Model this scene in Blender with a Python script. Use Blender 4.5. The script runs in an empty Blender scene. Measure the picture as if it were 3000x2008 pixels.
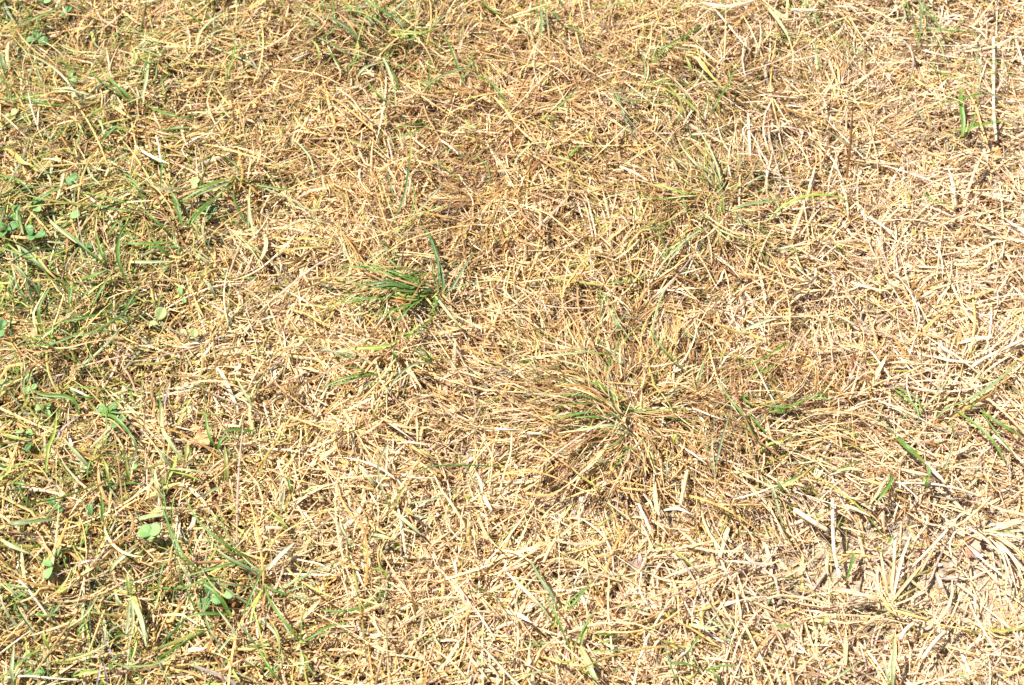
import bpy, math, random
import numpy as np
from mathutils import Vector

rng = np.random.default_rng(7)
random.seed(7)
S = bpy.context.scene

# ------------------------------------------------------------------ camera, sky, sun, exposure
TILT = math.radians(32.0)          # from straight down
DIST = 1.04
LENS = 50.0
cam_d = bpy.data.cameras.new('camera'); cam = bpy.data.objects.new('camera', cam_d)
S.collection.objects.link(cam); S.camera = cam
cam_d.lens = LENS; cam_d.sensor_width = 36.0; cam_d.clip_start = 0.01; cam_d.clip_end = 500.0
CZ = DIST*math.cos(TILT); CY = -DIST*math.sin(TILT)
cam.location = (0, CY, CZ); cam.rotation_euler = (TILT, 0, 0)
cam_d.dof.use_dof = True; cam_d.dof.aperture_fstop = 13; cam_d.dof.focus_distance = 1.0

SUN_EL, SUN_AZ = math.radians(56), math.radians(158)   # direction TOWARDS the sun, azimuth ccw from +X
w = bpy.data.worlds.new('World'); S.world = w; w.use_nodes = True
nt = w.node_tree; bg = nt.nodes['Background']
sky = nt.nodes.new('ShaderNodeTexSky'); sky.sky_type = 'NISHITA'; sky.sun_disc = False
sky.sun_elevation = SUN_EL; sky.sun_rotation = math.radians(90) - SUN_AZ
nt.links.new(sky.outputs[0], bg.inputs[0]); bg.inputs[1].default_value = 0.052
sd = bpy.data.lights.new('sun', 'SUN'); so = bpy.data.objects.new('sun', sd); S.collection.objects.link(so)
sd.energy = 5.0; sd.angle = math.radians(0.55); sd.color = (1.0, 0.95, 0.86)
dv = Vector((math.cos(SUN_AZ)*math.cos(SUN_EL), math.sin(SUN_AZ)*math.cos(SUN_EL), math.sin(SUN_EL)))
so.rotation_euler = dv.to_track_quat('Z', 'Y').to_euler(); so.location = dv*3
S.view_settings.view_transform = 'Standard'; S.view_settings.look = 'None'
S.view_settings.gamma = 1.0; S.view_settings.use_curve_mapping = False
S.view_settings.exposure = 1.40
S.render.engine = 'CYCLES'
S.cycles.max_bounces = 8; S.cycles.diffuse_bounces = 5; S.cycles.transmission_bounces = 4

# ------------------------------------------------------------------ maps: photo pixel <-> point of the lawn
FW, FH = 3000.0, 2008.0
FX = LENS/36.0*FW
ct, st = math.cos(TILT), math.sin(TILT)
def lawn(px, py, z=0.0):
    """point of the lawn at height z seen at a photo pixel"""
    u = (np.asarray(px, float)-FW/2)/FX; v = -(np.asarray(py, float)-FH/2)/FX
    dx, dy, dz = u, v*ct+st, v*st-ct
    t = (np.asarray(z, float)-CZ)/dz
    return dx*t, CY+dy*t
def photo(x, y):
    X = np.asarray(x, float); Y = np.asarray(y, float)-CY; Z = -CZ
    v_ = Y*ct + Z*st; d = Y*st - Z*ct
    return FW/2+X/d*FX, FH/2-v_/d*FX

# ------------------------------------------------------------------ noise and fields over the lawn
_perm = rng.random((256, 256))
def vnoise(x, y, scale, seed=0):
    x = np.asarray(x, float)/scale+seed*17.3+1000; y = np.asarray(y, float)/scale+seed*9.1+1000
    xi = np.floor(x).astype(int); yi = np.floor(y).astype(int); fx = x-xi; fy = y-yi
    fx = fx*fx*(3-2*fx); fy = fy*fy*(3-2*fy)
    a = _perm[xi % 256, yi % 256]; b = _perm[(xi+1) % 256, yi % 256]
    c = _perm[xi % 256, (yi+1) % 256]; d = _perm[(xi+1) % 256, (yi+1) % 256]
    return (a*(1-fx)+b*fx)*(1-fy)+(c*(1-fx)+d*fx)*fy
def blobs(px, py, L):
    s = np.zeros_like(px)
    for (cx, cy, rx, ry, a) in L:
        s += a*np.exp(-(((px-cx)/rx)**2+((py-cy)/ry)**2))
    return s
BARE = [(1400,1390,110,80,1.0),(2790,1725,270,150,1.1),(2950,1600,110,190,.8),(2560,1700,150,60,.6),(2360,1650,150,90,.8),(1800,1530,190,60,.8),(790,850,120,60,.8),
        (1030,950,120,60,.8),(2900,1480,130,80,.6),(1660,1475,90,50,.7),(990,1190,90,40,.5),(880,640,170,45,.5),(1660,780,60,40,.4),
        (2940,300,70,180,.5),(2820,1950,140,70,.5),(1680,1270,50,40,.4),(540,1760,60,40,.5),(1980,1640,90,50,.4),(2600,1560,90,60,.5),(2960,640,70,120,.35)]
CREAM = [(760,1050,330,260,.8),(1350,1500,420,330,.9),(1050,1650,350,250,.5),(1250,1020,240,120,.6),(820,760,260,120,.6),(2400,560,420,350,.4),(2200,1780,350,150,.5),(1350,850,160,140,.5),(600,1300,220,150,.3)]
OLIVE = [(1790,1170,230,190,1.2),(2070,640,190,140,1.2),(1170,860,110,90,.6),(1330,70,260,60,.5),(2060,270,170,150,.5),(2350,1330,200,90,.35)]
TUSS = [(1850,1210,330,230,1.15),(1700,1150,160,110,.5),(2070,640,230,170,.9),(1160,850,150,120,.8),(1420,640,230,170,.5),(1490,330,330,120,.55),(2050,240,260,170,.6),
        (1080,120,260,120,.5),(320,880,240,160,.45),(1150,1060,140,80,.6),(2250,1230,220,170,.6),(2500,1100,180,120,.4),(700,1900,230,80,.3),
        (1860,870,180,120,.45),(2480,330,280,150,.35),(330,240,260,150,.35),(1830,120,220,100,.4),(1300,100,200,100,.5),(150,1050,160,100,.3),(2270,700,160,120,.3)]
GREEN = [(330,900,220,150,.26),(60,760,110,200,.34),(1060,40,230,110,.28),(90,150,200,220,.16),(1060,870,120,90,.22),(560,640,160,130,.10),
         (640,1760,230,170,.14),(180,620,180,140,.12),(300,1980,260,120,.10),(1180,230,120,120,.12),(2050,260,170,140,.07),(2080,640,180,150,.08),
         (1700,1160,150,90,.10),(60,1150,120,150,.12),(2300,1330,180,120,.05)]
def ground_z(x, y):
    px, py = photo(x, y)
    h = blobs(px, py, TUSS)*0.007 - np.clip(blobs(px, py, BARE), 0, 1)*0.006
    h += (vnoise(x, y, .16, 1)-.5)*.016 + (vnoise(x, y, .055, 2)-.5)*.007 + (vnoise(x, y, .02, 3)-.5)*.0028
    return h
def thatch_h(x, y):
    px, py = photo(x, y)
    b = np.clip(blobs(px, py, BARE), 0, 1); t = np.clip(blobs(px, py, TUSS), 0, 1)
    n = vnoise(x, y, .013, 5)*.55+vnoise(x, y, .034, 6)*.45
    return (.0010+.027*np.clip(n-.30, 0, 1)*(1+.2*t))*(1-.9*b)

# ------------------------------------------------------------------ colours (linear albedo) and materials
PAL = dict(cream=(.72,.525,.285), straw=(.64,.425,.16), tan=(.47,.285,.13), brown=(.25,.125,.048), bleached=(.73,.585,.41), pink=(.61,.43,.295),
           grey=(.40,.34,.25), orange=(.52,.30,.09), olive=(.30,.29,.075), green=(.12,.225,.038), dark=(.075,.155,.04), lime=(.31,.40,.08),
           blue=(.19,.27,.12), pale=(.38,.44,.22), rust=(.40,.17,.055), lilac=(.40,.35,.36), kgreen=(.30,.33,.18), white=(.68,.575,.42), yellowgreen=(.50,.44,.13))
KEY = dict(g='green', d='dark', b='blue', p='pale', l='lime', o='olive', s='straw', c='cream', w='white', t='tan', r='rust', v='lilac', k='kgreen', e='bleached', y='yellowgreen', n='brown')

def newmat(name):
    m = bpy.data.materials.new(name); m.use_nodes = True
    return m, m.node_tree, m.node_tree.nodes['Principled BSDF'], m.node_tree.nodes['Material Output']
def blade_material(name, transl=.28, rough=.5, spec=.35, streak=.35):
    m, t, p, out = newmat(name); N = t.nodes; L = t.links
    at = N.new('ShaderNodeAttribute'); at.attribute_name = 'tint'
    uv = N.new('ShaderNodeUVMap'); uv.uv_map = 'blade'
    mp = N.new('ShaderNodeMapping'); mp.inputs['Scale'].default_value = (5.0, 1.2, 1); L.new(uv.outputs[0], mp.inputs[0])
    tc = N.new('ShaderNodeNewGeometry')
    n1 = N.new('ShaderNodeTexNoise'); n1.inputs['Scale'].default_value = 2.2; n1.inputs['Detail'].default_value = 3; L.new(mp.outputs[0], n1.inputs['Vector'])
    n2 = N.new('ShaderNodeTexNoise'); n2.inputs['Scale'].default_value = 260; n2.inputs['Detail'].default_value = 2; L.new(tc.outputs['Position'], n2.inputs['Vector'])
    r1 = N.new('ShaderNodeMapRange'); r1.inputs[1].default_value = .3; r1.inputs[2].default_value = .7; r1.inputs[3].default_value = 1-streak; r1.inputs[4].default_value = 1+streak*.55
    L.new(n1.outputs[0], r1.inputs[0])
    r2 = N.new('ShaderNodeMapRange'); r2.inputs[1].default_value = .35; r2.inputs[2].default_value = .7; r2.inputs[3].default_value = .80; r2.inputs[4].default_value = 1.12
    L.new(n2.outputs[0], r2.inputs[0])
    mu = N.new('ShaderNodeMath'); mu.operation = 'MULTIPLY'; L.new(r1.outputs[0], mu.inputs[0]); L.new(r2.outputs[0], mu.inputs[1])
    vm = N.new('ShaderNodeVectorMath'); vm.operation = 'SCALE'; L.new(at.outputs['Color'], vm.inputs[0]); L.new(mu.outputs[0], vm.inputs['Scale'])
    L.new(vm.outputs[0], p.inputs['Base Color']); p.inputs['Roughness'].default_value = rough; p.inputs['Specular IOR Level'].default_value = spec
    tr = N.new('ShaderNodeBsdfTranslucent'); L.new(vm.outputs[0], tr.inputs[0])
    mx = N.new('ShaderNodeMixShader'); mx.inputs[0].default_value = transl
    L.new(p.outputs[0], mx.inputs[1]); L.new(tr.outputs[0], mx.inputs[2]); L.new(mx.outputs[0], out.inputs[0])
    return m
M_DRY = blade_material('dry_grass_blades', .20, .6, .2, .5)
M_GREEN = blade_material('green_grass_blades', .30, .45, .35, .25)
M_STALK = blade_material('straw_stalks', .10, .45, .45, .15)

def noise_material(name, cols, scale, rough=.9, bump=.4, bscale=None, transl=0, detail=6):
    m, t, p, out = newmat(name); N = t.nodes; L = t.links
    tc = N.new('ShaderNodeTexCoord')
    n = N.new('ShaderNodeTexNoise'); n.inputs['Scale'].default_value = scale; n.inputs['Detail'].default_value = detail; n.inputs['Roughness'].default_value = .65
    L.new(tc.outputs['Object'], n.inputs['Vector'])
    cr = N.new('ShaderNodeValToRGB'); e = cr.color_ramp.elements
    e[0].position = .3; e[0].color = (*cols[0], 1); e[1].position = .7; e[1].color = (*cols[-1], 1)
    for i, c in enumerate(cols[1:-1]):
        k = e.new(.3+.4*(i+1)/(len(cols)-1)); k.color = (*c, 1)
    L.new(n.outputs[0], cr.inputs[0]); L.new(cr.outputs[0], p.inputs['Base Color']); p.inputs['Roughness'].default_value = rough
    p.inputs['Specular IOR Level'].default_value = .25
    n2 = N.new('ShaderNodeTexNoise'); n2.inputs['Scale'].default_value = bscale or scale*3; n2.inputs['Detail'].default_value = 5
    L.new(tc.outputs['Object'], n2.inputs['Vector'])
    b = N.new('ShaderNodeBump'); b.inputs['Strength'].default_value = bump; b.inputs['Distance'].default_value = .002
    L.new(n2.outputs[0], b.inputs['Height']); L.new(b.outputs[0], p.inputs['Normal'])
    if transl:
        tr = N.new('ShaderNodeBsdfTranslucent'); L.new(cr.outputs[0], tr.inputs[0])
        mx = N.new('ShaderNodeMixShader'); mx.inputs[0].default_value = transl
        L.new(p.outputs[0], mx.inputs[1]); L.new(tr.outputs[0], mx.inputs[2]); L.new(mx.outputs[0], out.inputs[0])
    return m
M_SOIL = noise_material('dry_soil', [(.19,.14,.095),(.36,.285,.20),(.48,.40,.295)], 170, .95, 1.0, 900)
_t = M_SOIL.node_tree; _p = _t.nodes['Principled BSDF']; _src = _p.inputs['Base Color'].links[0].from_socket
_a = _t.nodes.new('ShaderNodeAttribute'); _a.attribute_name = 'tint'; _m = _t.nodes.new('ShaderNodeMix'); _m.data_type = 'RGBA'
_t.links.new(_a.outputs['Fac'], _m.inputs[0]); _t.links.new(_src, _m.inputs[7]); _m.inputs[6].default_value = (.10, .056, .024, 1)   # rotted litter under the grass, darkened to put shade into the gaps
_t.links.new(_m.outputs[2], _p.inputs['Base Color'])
M_CRUMB = noise_material('soil_crumbs', [(.15,.115,.08),(.30,.25,.18),(.45,.39,.30)], 160, .95, .5, 900)
M_CLOVER = noise_material('clover_green', [(.075,.17,.05),(.12,.25,.075),(.17,.30,.10)], 120, .45, .25, 700, .25)
M_CLOVER_PALE = noise_material('clover_pale', [(.27,.34,.12),(.36,.42,.17),(.45,.47,.22)], 140, .55, .25, 700, .25)
M_CLOVER_MID = noise_material('clover_mid_green', [(.15,.29,.09),(.22,.37,.12),(.28,.42,.16)], 130, .5, .25, 700, .25)
M_STEM = noise_material('clover_stem', [(.20,.28,.07),(.38,.36,.13)], 90, .5, .1)
M_LEAF_OR = noise_material('leaf_orange', [(.42,.19,.07),(.60,.34,.15),(.70,.45,.24)], 90, .7, .5, 500, .2)
M_LEAF_TAN = noise_material('leaf_tan', [(.36,.22,.11),(.50,.33,.18),(.62,.44,.26)], 110, .75, .5, 500, .2)
M_LEAF_PURP = noise_material('leaf_purple_brown', [(.13,.085,.07),(.28,.20,.165),(.42,.33,.28)], 140, .8, .6, 500, .05)
M_LEAF_RED = noise_material('leaf_red_brown', [(.32,.15,.09),(.48,.27,.18),(.58,.38,.28)], 170, .8, .6, 500, .05)
M_VEIN = noise_material('leaf_vein', [(.30,.16,.07),(.45,.27,.12)], 90, .7, .1)
M_PEBBLE = noise_material('pale_pebble', [(.55,.50,.43),(.70,.66,.60),(.80,.78,.75)], 140, .7, .3)
M_TWIG = noise_material('weathered_twig', [(.22,.15,.11),(.35,.25,.19),(.46,.36,.29)], 120, .85, .7, 600)
M_PETAL = noise_material('red_petal', [(.30,.02,.02),(.45,.04,.04)], 120, .6, .2, None, .2)
M_SEED = noise_material('seed_head', [(.33,.25,.10),(.50,.40,.17),(.62,.52,.25)], 300, .8, .5)

def tag(o, label=None, cat=None, group=None, kind=None):
    if label: o['label'] = label
    if cat: o['category'] = cat
    if group: o['group'] = group
    if kind: o['kind'] = kind
    return o
def mesh_obj(name, V, F, mat, parent=None, smooth=True, tint=None, uv=None):
    """V (n,3), F (m,4) or (m,3) numpy -> ONE mesh object"""
    V = np.asarray(V, np.float32); F = np.asarray(F, np.int32); k = F.shape[1]
    me = bpy.data.meshes.new(name)
    me.vertices.add(len(V)); me.vertices.foreach_set('co', V.ravel())
    me.loops.add(F.size); me.loops.foreach_set('vertex_index', F.ravel())
    me.polygons.add(len(F)); me.polygons.foreach_set('loop_start', np.arange(0, F.size, k, dtype=np.int32))
    me.polygons.foreach_set('loop_total', np.full(len(F), k, np.int32))
    if smooth: me.polygons.foreach_set('use_smooth', np.ones(len(F), bool))
    me.update(calc_edges=True)
    if tint is not None:
        a = me.color_attributes.new('tint', 'FLOAT_COLOR', 'POINT')
        c = np.ones((len(V), 4), np.float32); c[:, :3] = tint; a.data.foreach_set('color', c.ravel())
    if uv is not None:
        l = me.uv_layers.new(name='blade'); l.data.foreach_set('uv', np.asarray(uv, np.float32)[F.ravel()].ravel())
    me.materials.append(mat)
    o = bpy.data.objects.new(name, me); S.collection.objects.link(o)
    if parent is not None: o.parent = parent
    return o
def empty(name, loc):
    o = bpy.data.objects.new(name, None); o.empty_display_size = .01; S.collection.objects.link(o); o.location = loc; return o

# ------------------------------------------------------------------ the ground: one sheet out to the horizon
def spaced(a, b, step, far):
    c = list(np.arange(a, b+step/2, step)); s = step; lo, hi = [], []
    v = b
    while v < far: s *= 1.35; v += s; hi.append(v)
    s = step; v = a
    while v > -far: s *= 1.35; v -= s; lo.append(v)
    return np.array(lo[::-1]+c+hi)
gx = spaced(-.66, .66, .0026, 60); gy = spaced(-.46, .58, .0026, 60)
GX, GY = np.meshgrid(gx, gy)
GZ = ground_z(GX, GY)
fine = (vnoise(GX, GY, .0075, 11)-.5)*.0026+(vnoise(GX, GY, .0032, 12)-.5)*.0014
near = ((np.abs(GX) < .7) & (np.abs(GY) < .62))
GZ = np.where(near, GZ+fine, GZ-.002)
nx, ny = len(gx), len(gy)
idx = np.arange(nx*ny).reshape(ny, nx)
F = np.stack([idx[:-1, :-1], idx[:-1, 1:], idx[1:, 1:], idx[1:, :-1]], -1).reshape(-1, 4)
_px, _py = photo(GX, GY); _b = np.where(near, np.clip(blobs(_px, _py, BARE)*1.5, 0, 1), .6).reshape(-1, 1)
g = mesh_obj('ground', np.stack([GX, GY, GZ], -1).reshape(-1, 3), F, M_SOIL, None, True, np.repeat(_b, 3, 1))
g['kind'] = 'structure'

# ------------------------------------------------------------------ masses of blades (grass nobody could count)
def ribbons(x, y, h, az, L, curl, pitch, dpitch, width, roll, twist, K, tint, kink=None, fold=.22, absz=False):
    """arrays -> V, F, tint, uv for n blades with K sections, 3 verts across"""
    n = len(x); t = np.linspace(0, 1, K)[None, :]
    a = az[:, None]+curl[:, None]*(t-.5)
    if kink is not None: a = a+kink[:, None]*(t > .55)
    p = pitch[:, None]+dpitch[:, None]*t
    ds = (L/(K-1))[:, None]
    cx = np.cos(a)*np.cos(p)*ds; cy = np.sin(a)*np.cos(p)*ds; cz = np.sin(p)*ds
    X = x[:, None]+np.concatenate([np.zeros((n, 1)), np.cumsum(cx[:, :-1], 1)], 1)
    Y = y[:, None]+np.concatenate([np.zeros((n, 1)), np.cumsum(cy[:, :-1], 1)], 1)
    Hh = h[:, None]+np.concatenate([np.zeros((n, 1)), np.cumsum(cz[:, :-1], 1)], 1)
    Hh = np.maximum(Hh, .0006+.0004*(t))
    Z = ground_z(X, Y)+Hh
    tap = np.clip(.55+2.2*t, 0, 1)*(1-np.clip((t-.55)/.45, 0, 1)**2*.82)
    W = width[:, None]*tap*.5
    r = roll[:, None]+twist[:, None]*t
    sx, sy = -np.sin(a), np.cos(a)
    ux, uy, uz = sx*np.cos(r), sy*np.cos(r), np.sin(r)
    nx_, ny_, nz_ = -sx*np.sin(r), -sy*np.sin(r), np.cos(r)
    V = np.empty((n, K, 3, 3), np.float32)
    V[:, :, 0] = np.stack([X-ux*W, Y-uy*W, Z-uz*W], -1)
    f = fold*2*W
    V[:, :, 1] = np.stack([X+nx_*f, Y+ny_*f, Z+nz_*f], -1)
    V[:, :, 2] = np.stack([X+ux*W, Y+uy*W, Z+uz*W], -1)
    i = np.arange(n*K*3).reshape(n, K, 3)
    F = np.concatenate([np.stack([i[:, :-1, 0], i[:, :-1, 1], i[:, 1:, 1], i[:, 1:, 0]], -1).reshape(-1, 4),
                        np.stack([i[:, :-1, 1], i[:, :-1, 2], i[:, 1:, 2], i[:, 1:, 1]], -1).reshape(-1, 4)])
    T = np.repeat(tint[:, None, :], K*3, 1).reshape(-1, 3)
    U = np.empty((n, K, 3, 2), np.float32); off = (np.arange(n) % 997)[:, None, None]*1.37
    U[..., 0] = np.array([0, .5, 1])[None, None, :]+off; U[..., 1] = (t[0][None, :, None]*(L[:, None, None]*60))+off
    return V.reshape(-1, 3), F, T, U.reshape(-1, 2)
def scatter(n, x0=-.63, x1=.63, y0=-.43, y1=.53):
    return rng.uniform(x0, x1, n), rng.uniform(y0, y1, n)
def pick(names, Wt):
    """Wt (n,k) weights -> tints"""
    Wt = np.clip(Wt, 0, None); c = np.cumsum(Wt, 1); c /= c[:, -1:]
    k = (rng.random(len(Wt))[:, None] > c).sum(1)
    P = np.array([PAL[q] for q in names])[k]
    P = P*rng.normal(1, .13, (len(P), 1)).clip(.62, 1.35)
    P = P*rng.normal(1, .04, P.shape)
    return P.clip(.01, .9)
def sm(a, b, v): q = np.clip((v-a)/(b-a), 0, 1); return q*q*(3-2*q)
def fields(x, y):
    px, py = photo(x, y)
    px = px+(vnoise(x, y, .05, 21)-.5)*170; py = py+(vnoise(x, y, .05, 22)-.5)*170
    green = .22*(1-sm(150, 950, px))*(.45+1.1*vnoise(x, y, .06, 23))+np.clip(blobs(px, py, GREEN), 0, .5)*.8+.012
    bleach = sm(1500, 2900, px)*.95+sm(1100, 1900, py)*sm(900, 1500, px)*.25
    tus = np.clip(blobs(px, py, TUSS), 0, 1); bare = np.clip(blobs(px, py, BARE)*1.45-.12, 0, 1)
    left = 1-sm(300, 1100, px)
    return green, bleach, tus, bare, left
def extra(x, y):
    px, py = photo(x, y)
    return np.clip(blobs(px, py, CREAM), 0, 1)*.9, np.clip(blobs(px, py, OLIVE), 0, 1), vnoise(x, y, .028, 25)
TC = [(lambda a: (a[0], a[1]))(lawn(c[0], c[1])) for c in TUSS]
def flow(x, y):
    """blades lean outwards from the tussock crowns, elsewhere any way"""
    gx_ = np.zeros_like(x); gy_ = np.zeros_like(x)
    for (cx, cy), c in zip(TC, TUSS):
        r = c[2]/FX*1.0*DIST; dx, dy = x-cx, y-cy; d = np.hypot(dx, dy)+1e-4
        wgt = c[4]*np.exp(-(d/(r*1.3))**2)*np.clip(d/(r*.25), 0, 1)
        gx_ += wgt*dx/d; gy_ += wgt*dy/d
    th = (vnoise(x, y, .09, 31)*2-1)*np.pi*1.6
    gx_ += .30*np.cos(th); gy_ += .30*np.sin(th)
    return np.arctan2(gy_, gx_), np.hypot(gx_, gy_)
NAMES = ['cream', 'straw', 'tan', 'brown', 'bleached', 'pink', 'grey', 'orange', 'olive', 'green', 'lime', 'kgreen', 'yellowgreen', 'pale']
def tints(x, y, gscale=1.0, dark=0.0):
    g_, b_, t_, s_, l_ = fields(x, y); n = len(x); g_ = g_*gscale; c_, v_, q_ = extra(x, y); dark = dark+.16*np.clip(q_-.55, 0, 1)*(1-c_); t_ = t_*(1-.6*c_)
    o = np.ones(n)
    Wt = np.stack([.30*o+.22*(1-t_)+.7*c_, .24*o+.22*l_-.14*b_, .20*o+.42*t_+dark, .05*o+.34*t_+.05*l_+dark*.7-.03*b_,
                   .08+.5*b_+.35*c_, .07+.42*b_, .05+.10*s_, .05+.04*t_, .03+.75*g_+.05*l_+.16*v_, .50*g_+.05*v_, .20*g_, .25*g_+.05*v_, .05*l_+.24*g_, .3*g_], 1)
    return pick(NAMES, Wt)

def build_mass(name, parts, mat, label, cat):
    Vs, Fs, Ts, Us = [], [], [], []; off = 0
    for V, F_, T, U in parts:
        Vs.append(V); Fs.append(F_+off); Ts.append(T); Us.append(U); off += len(V)
    o = mesh_obj(name, np.concatenate(Vs), np.concatenate(Fs), mat, None, True, np.concatenate(Ts), np.concatenate(Us))
    tag(o, label, cat, None, 'stuff'); return o

R = rng
def layer_chips(n):
    x, y = scatter(n); g_, b_, t_, s_, l_ = fields(x, y)
    keep = R.random(n) > s_*.58; x, y = x[keep], y[keep]; n = len(x)
    g_, b_, t_, s_, l_ = fields(x, y); H = thatch_h(x, y)
    h = H*R.random(n)**.9*.95
    L = R.gamma(4, .0030, n).clip(.003, .030)
    wd = R.lognormal(-6.74, .40, n).clip(.0005, .0034)*(1-.35*t_)
    fa, fs = flow(x, y); az = fa+R.normal(0, 1, n)*(1.9-1.1*np.clip(fs, 0, 1))
    return ribbons(x, y, h, az, L, R.normal(0, .5, n), R.normal(.05, .24, n), R.normal(-.1, .3, n), wd, R.normal(0, .55, n), R.normal(0, .7, n), 3,
                   tints(x, y, .45, .05))  # chips weighted browner, shade low in the mat put into their colour
def layer_mid(n):
    x, y = scatter(n); g_, b_, t_, s_, l_ = fields(x, y)
    keep = R.random(n) > s_*.72; x, y = x[keep], y[keep]; n = len(x)
    g_, b_, t_, s_, l_ = fields(x, y); H = thatch_h(x, y)
    h = H*(.2+.85*R.random(n))
    L = R.gamma(5, .0054, n).clip(.012, .075)*(1+.1*t_)
    wd = R.lognormal(-6.90, .40, n).clip(.00045, .0034)*(1-.38*t_)
    fa, fs = flow(x, y); az = fa+R.normal(0, 1, n)*(1.7-1.1*np.clip(fs, 0, 1))
    return ribbons(x-np.cos(az)*L*.4, y-np.sin(az)*L*.4, h, az, L, R.normal(0, .5, n), R.normal(.12, .18, n)+.06*t_, R.normal(-.30, .28, n)-.06*t_, wd,
                   R.normal(0, .6, n), R.normal(0, 1.1, n), 6, tints(x, y, 1.0, 0), R.normal(0, .35, n)*(R.random(n) < .3))
def layer_top(n):
    x, y = scatter(n); g_, b_, t_, s_, l_ = fields(x, y)
    keep = R.random(n) > s_*.58; x, y = x[keep], y[keep]; n = len(x)
    g_, b_, t_, s_, l_ = fields(x, y); H = thatch_h(x, y)
    h = H*.7+R.random(n)*.004
    L = R.gamma(7, .0078, n).clip(.028, .11)
    wd = R.normal(.00112, .00035, n).clip(.0005, .0022)*(1-.25*t_)
    fa, fs = flow(x, y); az = fa+R.normal(0, 1, n)*(1.7-1.0*np.clip(fs, 0, 1))
    return ribbons(x-np.cos(az)*L*.4, y-np.sin(az)*L*.4, h, az, L, R.normal(0, .6, n), R.normal(.15, .10, n), -R.normal(.30, .12, n), wd,
                   R.normal(0, .5, n), R.normal(0, .9, n), 9, tints(x, y, .9, 0), R.normal(0, .4, n)*(R.random(n) < .25))
def layer_tuss(n):
    """fine arching blades rooted in the tussock crowns"""
    a = np.array([c[2]*c[3]*c[4] for c in TUSS]); k = R.choice(len(TUSS), n, p=a/a.sum())
    C = np.array(TUSS)[k]
    px = C[:, 0]+R.normal(0, .42, n)*C[:, 2]; py = C[:, 1]+R.normal(0, .42, n)*C[:, 3]
    x, y = lawn(px, py)
    fa, fs = flow(x, y); az = fa+R.normal(0, .75, n)
    L = R.gamma(8, .0034, n).clip(.014, .055)
    g_, b_, t_, s_, l_ = fields(x, y)
    return ribbons(x, y, R.random(n)*.004, az, L, R.normal(0, .9, n), R.normal(.42, .2, n), -R.normal(.75, .25, n), R.normal(.00095, .00022, n).clip(.0005, .0016),
                   R.normal(0, .4, n), R.normal(0, .9, n), 8, tints(x, y, 1.3, .12), R.normal(0, .3, n)*(R.random(n) < .3))
def layer_outer(n):
    r = .5+R.random(n)**1.5*2.6; th = R.random(n)*2*np.pi; x = r*np.cos(th)*1.15; y = r*np.sin(th)+.05
    keep = (np.abs(x) > .6) | (y > .5) | (y < -.4); x, y = x[keep], y[keep]; n = len(x)
    L = R.gamma(6, .009, n).clip(.02, .12)
    return ribbons(x, y, .002+.010*R.random(n), R.random(n)*6.28, L, R.normal(0, .8, n), R.normal(.25, .2, n), R.normal(-.45, .2, n), R.normal(.0030, .0008, n).clip(.001, .006),
                   R.normal(0, .5, n), R.normal(0, .8, n), 5, tints(x, y, .8, 0))
build_mass('dry_grass', [layer_chips(165000), layer_mid(98000), layer_outer(26000)], M_DRY,
           'matted dry straw coloured grass and clippings covering the whole lawn', 'dry grass')
build_mass('loose_straw', [layer_top(7500), layer_tuss(17000)], M_DRY,
           'long thin tan and cream grass stems lying loose over the matted thatch', 'loose straw')

# living green blades thinly mixed through the left side
def layer_green(n):
    x, y = scatter(n); g_, b_, t_, s_, l_ = fields(x, y)
    keep = R.random(n) < g_*1.9; x, y = x[keep], y[keep]; n = len(x)
    g_, b_, t_, s_, l_ = fields(x, y)
    h = thatch_h(x, y)*.6; L = R.gamma(6, .0068, n).clip(.015, .085)
    az = R.random(n)*6.28
    names = ['green', 'lime', 'olive', 'kgreen', 'pale', 'blue', 'yellowgreen', 'dark']
    Wt = np.tile(np.array([[.26, .10, .26, .12, .14, .05, .10, .05]]), (n, 1))
    return ribbons(x, y, h, az, L, R.normal(0, .9, n), R.normal(.42, .2, n), -R.normal(.72, .22, n), R.normal(.0012, .0004, n).clip(.0006, .0024),
                   R.normal(0, .4, n), R.normal(0, .8, n), 9, pick(names, Wt), R.normal(0, .4, n)*(R.random(n) < .2))
build_mass('green_grass', [layer_green(11500)], M_GREEN, 'thin living green grass blades mixed through the straw, thickest on the left', 'green grass')

# soil crumbs on the bare spots
def crumbs(n):
    x, y = scatter(n); s_ = fields(x, y)[3]; keep = R.random(n) < .08+s_; x, y = x[keep], y[keep]; n = len(x)
    r = R.gamma(2.4, .00036, n).clip(.0003, .0034); z = ground_z(x, y)+r*.3
    d = np.array([(1,0,0),(0,1,0),(-1,0,0),(0,-1,0),(0,0,1),(0,0,-1)], float)
    V = d[None]*R.uniform(.6, 1.3, (n, 6, 1))+R.normal(0, .16, (n, 6, 3))
    an = R.random(n)*6.28; c, s = np.cos(an)[:, None], np.sin(an)[:, None]
    V = np.stack([V[..., 0]*c-V[..., 1]*s, V[..., 0]*s+V[..., 1]*c, V[..., 2]*.7], -1)*r[:, None, None]+np.stack([x, y, z], -1)[:, None]
    f = np.array([(0,1,4),(1,2,4),(2,3,4),(3,0,4),(1,0,5),(2,1,5),(3,2,5),(0,3,5)])
    F_ = (f[None]+(np.arange(n)*6)[:, None, None]).reshape(-1, 3)
    o = mesh_obj('soil_crumbs', V.reshape(-1, 3), F_, M_CRUMB, None, True)
    tag(o, 'pale crumbs of dry soil lying on the bare spots between the straw', 'soil', None, 'stuff')
crumbs(60000)

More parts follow.
